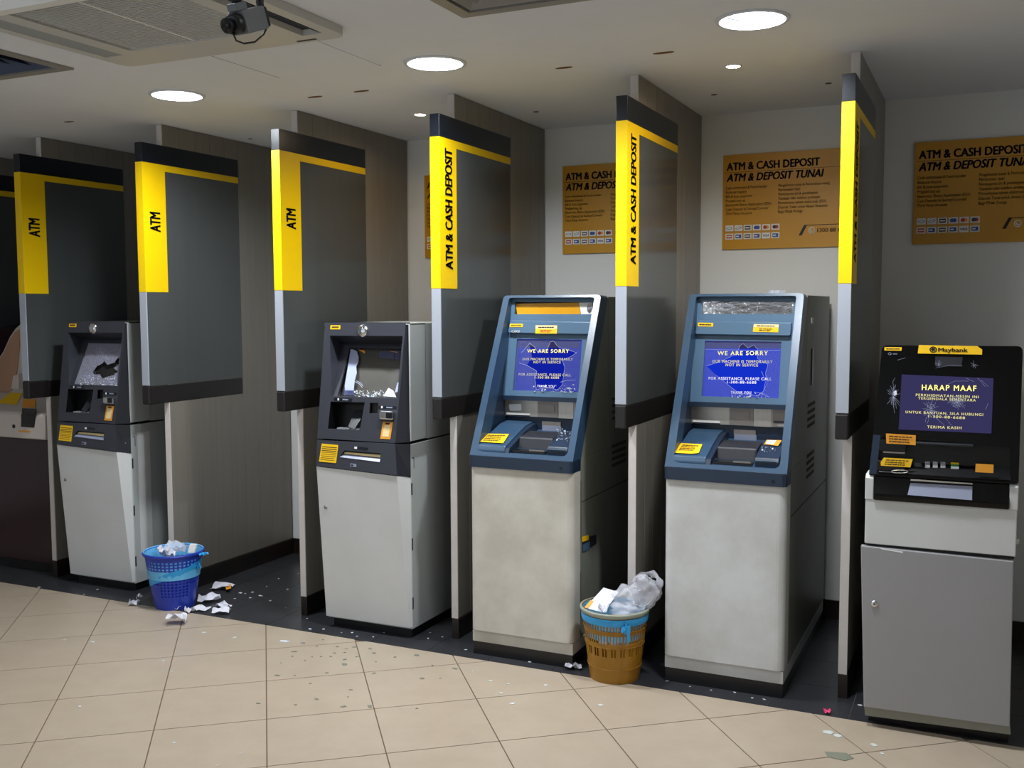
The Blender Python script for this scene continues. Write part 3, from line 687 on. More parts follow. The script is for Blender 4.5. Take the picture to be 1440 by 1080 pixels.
crumbs('glass_crumbs', PANE4, [c4(rnd.uniform(465, 690), 583 - rnd.random() ** 2 * 40) for _ in range(70)], .005, MT['shardw'], t, 5, lift=.012)
prism('top_window', [on(IN4, *c4(*p)) + V((0, .012, 0)) for p in ((362, 105), (702, 98), (716, 166), (370, 168))], (0, .004, 0), MT['orange'], t)
prism('window_corner', [on(IN4, *c4(*p)) + V((0, .012, 0)) for p in ((704, 98), (778, 97), (776, 168), (718, 166))], (0, .004, 0), MT['card'], t)
sheet('convex_spot', shift(IN4, V((0, .010, 0))), [c4(766 + 13 * math.cos(a), 128 + 26 * math.sin(a)) for a in [2 * math.pi * i / 16 for i in range(16)]], MT['mirror'], t, .001)
HD4 = shift(IN4, V((0, -.022, 0)))
q = quadpx(c4, (336, 213), (408, 214), (406, 231), (335, 231)); s = sheet('sticker', HD4, q, MT['sticker'], t, .0012); lines_on('fine_print', HD4, q, 1, MT['ochre_ink'], s, r0=.2, r1=.85)
q = quadpx(c4, (476, 222), (593, 222), (591, 267), (474, 266)); s = sheet('sticker', HD4, q, MT['sticker'], t, .0012); sheet('sticker_top', HD4, quadpx(c4, (476, 222), (593, 222), (592, 242), (475, 241)), MT['cream'], t, .0018)
lines_on('fine_print', HD4, quadpx(c4, (480, 226), (588, 226), (588, 240), (480, 240)), 1, MT['ink'], s, lift=.003); lines_on('fine_print', HD4, quadpx(c4, (480, 243), (588, 243), (588, 264), (480, 264)), 2, MT['card_red'], s, lift=.0025, margin=.2)
textpx('lettering', 'OKI', HD4, c4(344, 261), c4(388, 261), 3.2, MT['white'], t, .03, 0, lift=.001)
ST4 = plane_y(.338 + D4.y - .004)
prism('white_pad', rounded([on(ST4, *c4(*p)) for p in ((330, 650), (395, 648), (398, 685), (334, 685))], .006, 4), (0, .004, 0), MT['white'], t)
DU4 = shift(DU, D4)
q = quadpx(c4, (210, 812), (332, 814), (300, 864), (172, 856)); s = sheet('sticker', DU4, q, MT['sticker'], t, .003); lines_on('fine_print', DU4, q, 4, MT['ochre_ink'], s, lift=.0045)
RP4 = shift(RP, D4)
crumbs('glass_crumbs', RP4, [c4(rnd.uniform(590, 665), rnd.uniform(795, 850)) for _ in range(45)], .004, MT['shardw'], t, 11, lift=.01)
xq = -.684 - .875 - .004
SD4 = plane_x(xq + .001)
c4s = crop(640, 640, 3.175)
s = sheet('side_label', SD4, quadpx(c4s, (566, 375), (630, 355), (630, 395), (568, 435)), MT['card_dk'], t, .001); sheet('side_label_blue', SD4, quadpx(c4s, (568, 400), (600, 385), (600, 418), (570, 432)), MT['blue_lt'], t, .002); sheet('side_label_gold', SD4, quadpx(c4s, (564, 365), (594, 356), (596, 378), (566, 388)), MT['sticker'], t, .002)

# ------------------------------------------------------------------ charcoal cash machines (two of one model)
def charcoal_machine(D, label):
    D = V(D); dx, dy = D.x, D.y
    t = thing('cash_machine', label, 'cash machine', (-2.63 + dx, .45 + dy, 0), 'charcoal cash machines with pale cabinets')
    x0, x1 = -2.865 + dx, -2.39 + dx
    F3 = plane_yz(-.008, .928, .062, 1.477)
    fy = lambda z: -.008 + (z - .928) * .1275
    f = lambda x, z: V((x + dx, fy(z) + dy, z))
    yb = .98 + dy
    box('lower_cabinet', x0 + .004, .055 + dy, .045, x1, yb, .916, MT['side'], t, .002)
    box('upper_cabinet', x0 + .004, .20 + dy, .924, x1, yb, 1.472, MT['side'], t, .002)
    box('cabinet_cheek', x1 - .006, .062 + dy, .924, x1, .205 + dy, 1.472, MT['side'], t); box('cabinet_cheek', x0 + .004, .062 + dy, .924, x0 + .010, .205 + dy, 1.472, MT['side'], t)
    box('cabinet_top', x0 + .004, .062 + dy, 1.466, x1, .205 + dy, 1.472, MT['side'], t); box('cabinet_shelf', x0 + .004, .062 + dy, .924, x1, .205 + dy, .93, MT['side'], t)
    box('cabinet_edge', x1 - .004, .058 + dy, .93, x1 + .0008, .066 + dy, 1.47, MT['cabinet'], t)
    box('toe_kick', x0 + .02, .075 + dy, 0, x1 - .015, yb - .03, .046, MT['black'], t)
    # fascia with a hooded screen recess and openings
    ring_front = [f(-2.858, 1.477), f(-2.411, 1.477), f(-2.432, .928), f(-2.865, .928)]
    hscr = [f(-2.826, 1.413), f(-2.424, 1.415), f(-2.434, 1.131), f(-2.797, 1.129)]
    hkey = [f(-2.800, 1.103), f(-2.609, 1.106), f(-2.628, .977), f(-2.806, .975)]
    hfp = [f(-2.581, 1.105), f(-2.535, 1.107), f(-2.536, 1.059), f(-2.582, 1.057)]
    plate('fascia', ring_front, [hscr, hkey, hfp], (0, .006, 0), MT['char'], t)
    bk = [V((x0 + .004, .061 + dy, 1.477)), V((x1 + .001, .061 + dy, 1.477)), V((x1 + .001, .061 + dy, .926)), V((x0, .061 + dy, .926))]
    bm = bmesh.new()
    ring = [p + V((0, .003, 0)) for p in ring_front]
    for i in (0, 1, 2, 3):
        j = (i + 1) % 4; bm.faces.new([bm.verts.new(q) for q in (ring[i], ring[j], bk[j], bk[i])])
    link('fascia_flank', bm, MT['char_dk'], t)
    # recess: screen plane leans back
    sb = lambda z: .010 + (z - 1.118) * .62       # y of screen face over fascia at height z
    SCRP = plane_yz(.022, 1.122, .150, 1.372)
    s_ = lambda x, z: V((x + dx, .022 + (z - 1.122) * .512 + dy, z))
    zt = 1.372
    bm = bmesh.new()
    top = [hscr[0], hscr[1], s_(-2.424, zt), s_(-2.826, zt)]
    bm.faces.new([bm.verts.new(p) for p in top])
    link('hood_underside', bm, MT['char_dk'], t)
    bm = bmesh.new(); bm.faces.new([bm.verts.new(p) for p in (hscr[0], s_(-2.826, zt), s_(-2.797, 1.122), hscr[3])]); link('hood_side', bm, MT['char'], t)
    bm = bmesh.new(); bm.faces.new([bm.verts.new(p) for p in (hscr[1], hscr[2], s_(-2.434, 1.122), s_(-2.424, zt))])
    link('hood_side', bm, MT['char'], t)
    fo = [s_(-2.826, zt), s_(-2.424, zt), s_(-2.434, 1.122), s_(-2.797, 1.122)]
    fi = [s_(-2.775, 1.352), s_(-2.430, 1.352), s_(-2.440, 1.130), s_(-2.768, 1.130)]
    plate('screen_frame', fo, [fi], (0, .012, 0), MT['char'], t)
    # keypad bay, pinhole port, card reader
    bay = [p + V((0, .075, -.02)) for p in hkey]
    bm = bmesh.new()
    for i in range(4): j = (i + 1) % 4; bm.faces.new([bm.verts.new(p) for p in (hkey[i], hkey[j], bay[j], bay[i])])
    bm.faces.new([bm.verts.new(p) for p in bay]); link('keypad_bay', bm, MT['black'], t)
    prism('keypad_shield', [f(-2.70, .99) + V((0, .01, 0)), f(-2.66, .98) + V((0, .004, 0)), f(-2.64, 1.05) + V((0, .05, 0)), f(-2.70, 1.06) + V((0, .06, 0))], (0, .012, 0), MT['char_dk'], t)
    for r in range(2):
        for k in range(5): box('key', -2.765 + dx + k * .026, .012 + dy + r * .018, .972, -2.748 + dx + k * .026, .024 + dy + r * .018, .980, MT['steelkey'], t)
    prism('port_back', [p + V((0, .02, 0)) for p in hfp], (0, .003, 0), MT['trim'], t)
    rd = box('card_reader', -2.515 + dx, fy(1.05) - .022 + dy, 1.033, -2.440 + dx, fy(1.05) + .006 + dy, 1.073, MT['chrome'], t, .008)
    box('card_mouth', -2.476 + dx, fy(1.05) - .026 + dy, 1.040, -2.443 + dx, fy(1.05) - .01 + dy, 1.068, MT['black'], rd, .003)
    box('reader_lip', -2.512 + dx, fy(1.03) - .016 + dy, 1.026, -2.450 + dx, fy(1.03) + .004 + dy, 1.034, MT['char_dk'], t)
    P3 = shift(F3, D)
    n = V((0, -1, 0))
    sq = [f(-2.503, 1.022), f(-2.450, 1.022), f(-2.459, .944), f(-2.513, .944)]
    o = prism('sticker', [p + n * .001 for p in sq], n * .001, MT['sticker_or'], t)
    sq2 = [f(-2.494, 1.008), f(-2.462, 1.008), f(-2.468, .955), f(-2.503, .955)]; prism('sticker_print', [p + n * .002 for p in sq2], n * .0008, MT['cream'], t)
    prism('sticker_notch', [p + n * .002 for p in (f(-2.49, 1.018), f(-2.465, 1.018), f(-2.468, 1.011), f(-2.488, 1.011))], n * .0008, MT['ink'], t)
    o = prism('sticker', [p + n * .001 for p in (f(-2.824, 1.462), f(-2.768, 1.462), f(-2.768, 1.443), f(-2.824, 1.443))], n * .001, MT['sticker'], t)
    prism('sticker_print', [p + n * .002 for p in (f(-2.816, 1.457), f(-2.776, 1.457), f(-2.776, 1.449), f(-2.816, 1.449))], n * .0005, MT['ochre_ink'], t)
    lathe('camera_dome', f(-2.643, 1.437) + V((0, -.001, 0)), [(.030, .004), (.029, -.004), (.022, -.010), (.010, -.013), (.0005, -.0135)], MT['chrome'], t, 24, 'y')
    for x_, z_ in ((-2.73, 1.115), (-2.487, 1.088)):
        q = prism('label_strip', [p + n * .001 for p in (f(x_ - .05, z_ + .006), f(x_ + .05, z_ + .006), f(x_ + .05, z_ - .006), f(x_ - .05, z_ - .006))], n * .0006, MT['navy'], t)
        prism('label_icon', [p + n * .0018 for p in (f(x_ - .03, z_ + .005), f(x_ - .022, z_ + .005), f(x_ - .022, z_ - .005), f(x_ - .03, z_ - .005))], n * .0005, MT['white'], q)
        prism('label_word', [p + n * .0018 for p in (f(x_ - .002, z_ + .003), f(x_ + .03, z_ + .003), f(x_ + .03, z_ - .003), f(x_ - .002, z_ - .003))], n * .0005, MT['tray'], q)
    # dispenser drawer
    L0 = lambda x, z: V((x + dx, -.024 + (z - .8) * .075 + dy, z))
    dr = [L0(-2.861, .919), L0(-2.430, .925), L0(-2.416, .782), L0(-2.861, .798)]
    slot = [L0(-2.705, .880), L0(-2.505, .878), L0(-2.508, .838), L0(-2.728, .848)]
    plate('dispenser_front', dr, [slot], (0, .01, 0), MT['char'], t)
    bkd = [V((x0 + .002, .054 + dy, .919)), V((x1 + .001, .054 + dy, .917)), V((x1 + .001, .054 + dy, .762)), V((x0 + .002, .054 + dy, .795))]
    bm = bmesh.new()
    for i in range(4): j = (i + 1) % 4; bm.faces.new([bm.verts.new(p) for p in (dr[i] + V((0, .005, 0)), dr[j] + V((0, .005, 0)), bkd[j], bkd[i])])
    link('dispenser_flank', bm, MT['char_dk'], t)
    sp = [p + V((0, .022, 0)) for p in slot]
    bm = bmesh.new()
    for i in range(4): j = (i + 1) % 4; bm.faces.new([bm.verts.new(p) for p in (slot[i], slot[j], sp[j], sp[i])])
    bm.faces.new([bm.verts.new(p) for p in sp]); link('dispenser_mouth', bm, MT['black'], t)
    prism('shutter', [L0(-2.712, .870) + V((0, .016, 0)), L0(-2.508, .868) + V((0, .016, 0)), L0(-2.509, .856) + V((0, .012, 0)), L0(-2.716, .862) + V((0, .012, 0))], (0, .003, 0), MT['cream'], t)
    prism('shutter_tray', [L0(-2.716, .860) + V((0, .012, 0)), L0(-2.509, .854) + V((0, .012, 0)), L0(-2.509, .838) + V((0, -.002, 0)), L0(-2.727, .848) + V((0, -.002, 0))], (0, .003, -.002), MT['tray'], t)
    st2 = [L0(-2.832, .905), L0(-2.738, .903), L0(-2.748, .818), L0(-2.845, .820)]
    o = prism('sticker', [p + n * .001 for p in st2], n * .001, MT['sticker'], t)
    bm = bmesh.new(); rnd = random.Random(5)
    for k in range(8):
        z = .893 - k * .0088; a = -2.828 - k * .0013; b = a + .075 + rnd.random() * .012
        bm.faces.new([bm.verts.new(L0(x, zz) + n * .0025) for x, zz in ((a, z), (b, z - .001), (b, z - (.0045 if k < 3 else .003)), (a, z - (.0035 if k < 3 else .002)))])
    link('fine_print', bm, MT['ochre_ink'], t)['kind'] = 'stuff'
    q = prism('label_strip', [p + n * .001 for p in (L0(-2.65, .902), L0(-2.575, .900), L0(-2.575, .889), L0(-2.65, .891))], n * .0006, MT['navy'], t)
    prism('label_icon', [p + n * .0018 for p in (L0(-2.648, .901), L0(-2.633, .901), L0(-2.633, .891), L0(-2.648, .891))], n * .0005, MT['white'], q)
    q = prism('logo_plate', [p + n * .001 for p in (L0(-2.668, .822), L0(-2.635, .821), L0(-2.635, .806), L0(-2.668, .807))], n * .0006, MT['tray'], t)
    prism('logo_mark', [p + n * .002 for p in (L0(-2.664, .818), L0(-2.651, .817), L0(-2.651, .810), L0(-2.664, .811))], n * .0005, MT['char_dk'], q)
    # tapered door with a triangular flank
    d0 = lambda x, z: V((x + dx, .04 + (z - .056) * -.0833 + dy, z))
    fr_ = [d0(-2.862, .794), d0(-2.417, .778), d0(-2.397, .056), d0(-2.865, .054)]
    bd = [V((x0, .06 + dy, .79)), V((x1 + .0005, .06 + dy, .762)), V((x1 + .0005, .06 + dy, .056)), V((x0, .06 + dy, .054))]
    bm = bmesh.new(); A = [bm.verts.new(p) for p in fr_]; B = [bm.verts.new(p) for p in bd]
    bm.faces.new(A); bm.faces.new(B[::-1])
    for i in range(4): j = (i + 1) % 4; bm.faces.new((A[i], A[j], B[j], B[i]))
    dd = link('door', bm, MT['cabinet'], t)
    lathe('lock', d0(-2.825, .60) + V((0, .001, 0)), [(.009, .002), (.009, -.004), (.006, -.006), (.0005, -.006)], MT['steel_dk'], dd, 14, 'y')
    for z in (.68, .42, .14):
        box('hinge', x1 - .002, .058 + dy, z, x1 + .002, .066 + dy, z + .055, MT['char_dk'], t)
    box('side_catch', x1 - .001, .068 + dy, .85, x1 + .001, .085 + dy, .853, MT['char_dk'], t); box('side_catch', x1 - .001, .083 + dy, .80, x1 + .001, .086 + dy, .853, MT['char_dk'], t)
    return t, D, fi, SCRP, s_
# second machine: screen glass knocked out
t, D, fi, SP3, s_ = charcoal_machine((0, 0, 0), 'charcoal cash machine with its screen glass knocked out and pale shards left in the frame')
pb = shift(SP3, V((0, .026, 0)))
prism('display_back', [p + V((0, .030, 0)) for p in fi], (0, .004, 0), mat('display_back_grey', '55544f', .25, noise_amt=.3, noise_scale=9, h2='3f3d3b'), t)
c3 = crop(430, 440, 9); c3b = crop(430, 550, 9)
PN3 = shift(SP3, V((0, .012, 0)))
shard_mat = MT['shardw']
def shardpoly(name, pl, pts, m, par): return sheet(name, pl, pts, m, par, .001, .0015)
lav = mat('lavender_glass_backing', 'aab4d4', .3)
shardpoly('standing_shard', PN3, quadpx(c3, (572, 462), (610, 468), (650, 490), (672, 560), (668, 625), (640, 680), (648, 760), (622, 860), (608, 985), (500, 985), (495, 930)), lav, t)
shardpoly('standing_shard', PN3, quadpx(c3, (1130, 485), (1215, 485), (1212, 592), (1135, 592)), MT['pane'], t)
shardpoly('standing_shard', PN3, quadpx(c3, (930, 490), (1120, 490), (1120, 590), (935, 570)), MT['pane'], t)
shardpoly('standing_shard', PN3, quadpx(c3, (1180, 880), (1165, 1000), (1130, 1010), (1160, 890)), lav, t)
shardpoly('standing_shard', PN3, quadpx(c3, (1050, 950), (1110, 985), (1150, 1070), (985, 1055)), shard_mat, t)
shardpoly('standing_shard', PN3, quadpx(c3, (485, 960), (610, 980), (620, 1045), (482, 1042)), MT['pane'], t)
for q in ((670, 470, 700, 520), (1060, 485, 1110, 512)):
    shardpoly('bent_tape', shift(PN3, V((0, .01, 0))), quadpx(c3, (q[0], q[1]), (q[2] + 50, q[1] + 8), (q[2] + 55, q[3])), MT['sticker_or'], t)
crumbs('glass_crumbs', PN3, [c3(rnd.uniform(620, 1000), 1062 - rnd.random() ** 1.6 * 70) for _ in range(90)], .0055, shard_mat, t, 8, lift=.01)
cracks('crack_lines', PN3, [quadpx(c3, (620, 870), (680, 900), (720, 950)), quadpx(c3, (640, 860), (700, 890), (725, 930))], .002, MT['crack'], t)
# first machine: crazed pane with a dark hole
DA = V((-1.783, .052, 0))
t, D, fi, SP2, s_ = charcoal_machine(DA, 'charcoal cash machine with crazed white screen glass and a dark hole')
SPA = shift(SP2, DA); c2 = crop(0, 400, 4)
prism('display_back', [p + V((0, .030, 0)) for p in fi], (0, .004, 0), MT['core'], t)
h2 = quadpx(c2, (520, 495), (545, 460), (575, 445), (585, 430), (605, 452), (640, 440), (662, 415), (672, 412), (668, 450), (640, 470), (662, 490), (640, 510), (600, 520), (575, 530), (560, 505), (530, 508))
PA = shift(SPA, V((0, .004, 0)))
plate('crazed_pane', [p + V((0, .004, 0)) for p in fi], [[on(PA, *p) for p in h2]], (0, .002, 0), MT['pane_white'], t)
cracks('crack_lines', PA, [L for L in radial(c2(590, 475), 26, 30, 3, .8, 0, .75) + radial(c2(500, 520), 13, 22, 5, .8, 2) + radial(c2(575, 385), 13, 18, 6, .9, 2) + radial(c2(620, 550), 9, 16, 8, .7, 2) if all(114 < p[0] < 166 and 487 < p[1] < 542 for p in L)], .0011, MT['crack'], t)
crumbs('glass_crumbs', PA, [c2(rnd.uniform(455, 665), 572 - rnd.random() ** 1.5 * 60) for _ in range(120)], .005, MT['shardw'], t, 12, lift=.004)
s = prism('side_note', [V((-2.39 + DA.x + .0012, .10 + DA.y, .20)), V((-2.39 + DA.x + .0012, .19 + DA.y, .20)), V((-2.39 + DA.x + .0012, .19 + DA.y, .87)), V((-2.39 + DA.x + .0012, .10 + DA.y, .87))], (.0006, 0, 0), MT['cabinet'], t)

# ------------------------------------------------------------------ black machine at the end of the row
t = thing('cash_machine', 'black cash machine over a silver grey locked door at the end of the row', 'cash machine', (-.13, .4, 0))
c6 = crop(1210, 480, 6.26); c6b = crop(1210, 590, 6.26)
A6 = plane_yz(-.10, .93, -.05, 1.405); ay = lambda z: -.10 + (z - .93) * .1053
a6 = lambda x, z: V((x, ay(z), z))
box('cabinet_body', -.352, -.02, .06, .108, 1.02, 1.29, MT['side_dark'], t, .003)
fo = rounded([a6(-.372, .935), a6(.113, .935), a6(.113, 1.406), a6(-.342, 1.403)], [.004, .012, .02, .02], 5)
hs = [a6(-.273, 1.300), a6(.025, 1.294), a6(.024, 1.103), a6(-.277, 1.103)]
hk = rounded([a6(-.335, 1.075), a6(.085, 1.06), a6(.085, .945), a6(-.342, .945)], .012, 3)
plate('fascia', fo, [hs, hk], (0, .03, 0), MT['gloss'], t)
prism('fascia_shell', rounded([V((-.371, -.07, .935)), V((.112, -.07, .935)), V((.112, -.024, 1.404)), V((-.342, -.024, 1.402))], [.004, .012, .02, .02], 5), (0, .045, 0), MT['black'], t)
prism('fascia_side', [a6(-.372, .94), a6(-.347, .94), a6(-.337, 1.08), a6(-.362, 1.08)], (0, -.004, 0), MT['blue_dk'], t)
sc = prism('screen', [p + V((0, .012, 0)) for p in hs], (0, .003, 0), MT['lcd_grey'], t)
S6 = shift(A6, V((0, .011, 0)))
screen_text([('HARAP MAAF', (540, 428), (1020, 439), 7.6, 'lcd_yellow'), ('PERKHIDMATAN MESIN INI', (487, 482), (1040, 501), 3.5, 'lcd_y2'), ('TERGENDALA SEMENTARA', (508, 511), (1015, 530), 3.5, 'lcd_y2'),
             ('UNTUK BANTUAN, SILA HUBUNGI', (397, 632), (1080, 657), 3.5, 'lcd_y2'), ('1-300-88-6688', (597, 670), (920, 685), 3.5, 'lcd_y2'), ('TERIMA KASIH', (587, 764), (890, 774), 3.7, 'lcd_y2')], S6, sc, c6, .0015)
PN6 = shift(A6, V((0, .002, 0)))
cracks('crack_lines', PN6, radial(c6(850, 530), 13, 26, 1, .95, 4) + radial(c6(620, 600), 13, 18, 2, 1.5, 1) + [quadpx(c6, (1030, 320), (1100, 400)), quadpx(c6, (1060, 340), (1125, 398)), quadpx(c6, (930, 325), (1000, 355)), quadpx(c6, (1100, 600), (1125, 545)), quadpx(c6, (650, 660), (740, 740)), quadpx(c6, (740, 660), (800, 740)), quadpx(c6, (770, 380), (830, 350), (950, 350))], .0005, MT['crack'], t)
cracks('crack_lines', A6, radial(c6(292, 480), 9, 22, 4, 2.6, 0) + radial(c6(690, 205), 6, 9, 7) + radial(c6(1000, 210), 6, 7, 8) + [quadpx(c6, (330, 165), (395, 145)), quadpx(c6, (690, 230), (800, 210), (900, 215))], .0005, MT['crack'], t, .003)
sheet('white_chip', A6, quadpx(c6, (290, 445), (315, 430), (322, 465), (300, 480)), MT['white'], t, .002)
prism('camera_window', [on(A6, *c6(*p)) + V((0, -.002, 0)) for p in ((660, 135), (900, 140), (890, 222), (655, 215))], (0, .004, 0), MT['char_dk'], t)
pl_ = [on(A6, *c6(*p)) for p in ((515, 34), (1030, 42), (1072, 72), (1070, 116), (505, 106))]
nm = prism('name_plate', [p + V((0, -.006, 0)) for p in pl_], (0, .012, 0), MT['sticker'], t)
A6n = shift(A6, V((0, -.006, 0)))
textpx('lettering', 'Maybank', A6n, c6(683, 90), c6(945, 94), 5.4, MT['ink'], nm, .025, 0, lift=.0005)
hc = on(A6n, *c6(640, 72))
tube('emblem_ring', [hc + V((.0105 * math.cos(a), -.001, .0095 * math.sin(a))) for a in [2 * math.pi * i / 20 for i in range(20)]], .0016, MT['ink'], nm, 6, True)
prism('emblem', [hc + V((.008 * math.cos(a) * (1 if i % 2 else .55), -.0015, .008 * math.sin(a) * (1 if i % 2 else .55))) for i, a in enumerate([2 * math.pi * i / 10 for i in range(10)])], (0, .001, 0), MT['ink'], nm)
q = quadpx(c6, (212, 52), (364, 52), (362, 82), (210, 80)); s = sheet('sticker', A6, q, MT['sticker'], t, .001); lines_on('fine_print', A6, q, 1, MT['ink'], s, r0=.2, r1=.8)
tube('small_emblem', [on(A6, *c6(258 + 14 * math.cos(a), 110 + 9 * math.sin(a))) + V((0, -.001, 0)) for a in [2 * math.pi * i / 14 for i in range(14)]], .0008, MT['tray'], t, 5, True)
sheet('small_lettering', A6, quadpx(c6, (285, 108), (325, 109), (325, 115), (285, 114)), MT['tray'], t, .001)
# key area
box('key_bay_back', -.34, -.05, .95, .09, -.046, 1.075, MT['black'], t)
yzprism('key_desk', -.338, .088, [(-.098, .940), (-.112, .950), (-.055, .992), (-.048, .992), (-.048, .940)], MT['black'], t)
KD = plane_yz(-.112, .951, -.055, .993)
hb = box('keypad_hood', -.225, -.1, 1.055, -.03, -.05, 1.064, MT['char_dk'], t, .003)
for r in range(4):
    for k in range(3):
        p = on(KD, *c6b(590 + k * 68 - r * 0, 425 - r * 18))
        yzprism('key', p.x - .008, p.x + .008, [(p.y - .003, p.z), (p.y + .003, p.z + .005), (p.y + .003, p.z + .009), (p.y - .003, p.z + .005)], MT['steelkey'], t)
for k, (m, v) in enumerate((('steelkey', 436), ('green', 418), ('sticker', 400), ('red', 382))):
    p = on(KD, *c6b(828, v)); yzprism('key', p.x - .012, p.x + .014, [(p.y - .003, p.z), (p.y + .003, p.z + .005), (p.y + .003, p.z + .009), (p.y - .003, p.z + .005)], MT[m], t)
FB = plane_y(-.106)
def st6(quad, m, rows=0, pl=FB, c=c6b):
    s = sheet('sticker', pl, quadpx(c, *quad), MT[m], t, .002, .0012)
    if rows: lines_on('fine_print', pl, quadpx(c, *quad), rows, MT['ochre_ink'], s, lift=.004)
    return s
box('sticker_shelf', -.338, -.107, 1.028, -.25, -.055, 1.066, MT['black'], t); box('sticker_shelf', -.345, -.108, .955, -.25, -.06, .992, MT['black'], t, .004)
st6(((225, 122), (488, 138), (486, 225), (228, 210)), 'sticker_or', 3, plane_y(-.108)); st6(((205, 335), (460, 348), (440, 420), (180, 405), (178, 375)), 'sticker', 3, plane_y(-.109)); st6(((1015, 388), (1172, 396), (1170, 470), (1010, 462)), 'sticker_or', 0, plane_y(-.1135))
box('slot_lip', -.325, -.108, 1.020, -.252, -.1, 1.025, MT['steel_dk'], t)
tube('handle_ring', [on(plane_y(-.111), *c6b(345 + 75 * math.cos(a), 458 + 13 * math.sin(a))) for a in [2 * math.pi * i / 20 for i in range(20)]], .0012, MT['steel'], t, 6, True)
# dispenser deck
box('upper_front', -.382, -.1, .683, .112, .02, .853, MT['cabinet'], t, .003)
for xa, xb in ((-.384, -.355), (.086, .114)):
    yzprism('front_horn', xa, xb, [(-.102, .845), (-.102, .925), (-.085, .938), (0, .938), (0, .845)], MT['cabinet'], t, .003)
yzprism('dispenser_deck', -.355, .086, [(-.108, .846), (-.112, .868), (-.085, .94), (.0, .94), (.0, .846)], MT['gloss'], t, .004)
DK = plane_yz(-.112, .868, -.085, .94)
prism('tray_plate', [on(DK, *c6b(*p)) + V((0, -.002, .001)) for p in ((440, 560), (985, 590), (982, 712), (415, 665))], (0, -.002, .0005), MT['tray'], t)
prism('tray_edge', [on(DK, *c6b(*p)) + V((0, -.003, .001)) for p in ((442, 525), (988, 562), (986, 574), (442, 540))], (0, -.002, .0005), MT['steel'], t)
# door and plinth
prism('door', [V((-.394, -.108, .674)), V((.106, -.108, .668)), V((.112, -.108, .083)), V((-.371, -.108, .074))], (0, .03, 0), MT['grey_door'], t, .003)
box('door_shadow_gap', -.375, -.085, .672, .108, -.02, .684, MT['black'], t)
prism('plinth_lip', [V((-.370, -.1, .073)), V((.113, -.1, .082)), V((.116, -.09, .05)), V((-.367, -.09, .036))], (0, .05, 0), MT['side_dark'], t)
box('toe_kick', -.36, -.04, 0, .11, .9, .06, MT['black'], t)
lathe('door_lock', (-.342, -.108, .465), [(.013, .002), (.013, -.004), (.009, -.006), (.0005, -.006)], MT['chrome'], t, 20, 'y')
box('lock_slit', -.345, -.1155, .463, -.339, -.113, .467, MT['black'], t)
prism('white_slip', [V((-.327, -.1085, .671)), V((-.25, -.1085, .667)), V((-.25, -.1085, .662)), V((-.32, -.1085, .668))], (0, .002, 0), MT['white'], t)
box('side_tab', .112, -.06, .72, .122, -.045, .735, MT['white'], t)

# ------------------------------------------------------------------ white machine in the first booth
t = thing('cash_machine', 'aged white cash machine with a beige leaf-shaped panel in the dark end booth', 'cash machine', (-5.25, .5, 0))
box('dark_cabinet', -5.62, .17, .06, -4.872, .95, .79, MT['a1dark'], t, .004)
box('toe_kick', -5.6, .2, 0, -4.89, .93, .06, MT['black'], t)
yzprism('console', -5.64, -4.872, [(.148, .792), (.146, .80), (.15, .93), (.165, .945), (.36, 1.03), (.40, 1.03), (.40, .792)], MT['a1white'], t, .006)
c1 = crop(0, 430, 5.143)
F1 = plane_y(.147)
prism('bill_slot', [on(F1, *c1(*p)) + V((0, -.001, 0)) for p in ((160, 740), (262, 745), (248, 882), (152, 875))], (0, .004, 0), MT['black'], t)
prism('bill_slot_flap', [on(F1, *c1(*p)) + V((0, -.003, 0)) for p in ((155, 785), (255, 795), (246, 870), (158, 862))], (0, .004, 0), MT['trim'], t)
sheet('sticker', F1, quadpx(c1, (135, 900), (225, 905), (222, 916), (138, 912)), MT['sticker_or'], t, .002)
T1 = plane_yz(.165, .946, .36, 1.031)
sheet('sticker', T1, quadpx(c1, (75, 632), (160, 635), (120, 718), (0, 708), (0, 690)), MT['sticker'], t, .003); sheet('sticker', T1, quadpx(c1, (168, 675), (262, 680), (252, 742), (162, 735)), MT['sticker_or'], t, .003)
lathe('round_badge', on(F1, *c1(100, 872)) + V((0, -.001, 0)), [(.0005, -.002), (.011, -.002), (.012, .002)], MT['card_dk'], t, 16, 'y')
B1 = plane_y(.385)
arc = quadpx(c1, (-260, 600), (-120, 500), (-40, 420), (20, 335), (70, 225), (110, 165), (150, 130), (260, 95), (300, 110), (300, 650), (100, 650), (0, 690), (-260, 720))
clx = lambda p: V((max(p.x, -5.63), p.y, p.z))
prism('back_shell', [clx(on(B1, *p)) for p in arc], (0, .05, 0), MT['a1white'], t, .004)
leaf = quadpx(c1, (-240, 640), (-110, 520), (-30, 435), (30, 345), (78, 240), (118, 185), (142, 172), (145, 300), (132, 440), (112, 560), (90, 610), (20, 650), (-60, 680), (-240, 690))
prism('leaf_panel', [clx(on(B1, *p) + V((0, -.006, 0))) for p in leaf], (0, .008, 0), MT['a1beige'], t)
prism('shell_bracket', [on(B1, *c1(*p)) + V((0, -.03, 0)) for p in ((125, 505), (165, 490), (165, 600), (110, 600))], (0, .03, 0), MT['a1white'], t, .003)
yzprism('upper_body', -5.62, -4.875, [(.43, .8), (.95, .8), (.95, 1.5), (.43, 1.42)], MT['a1dark'], t)

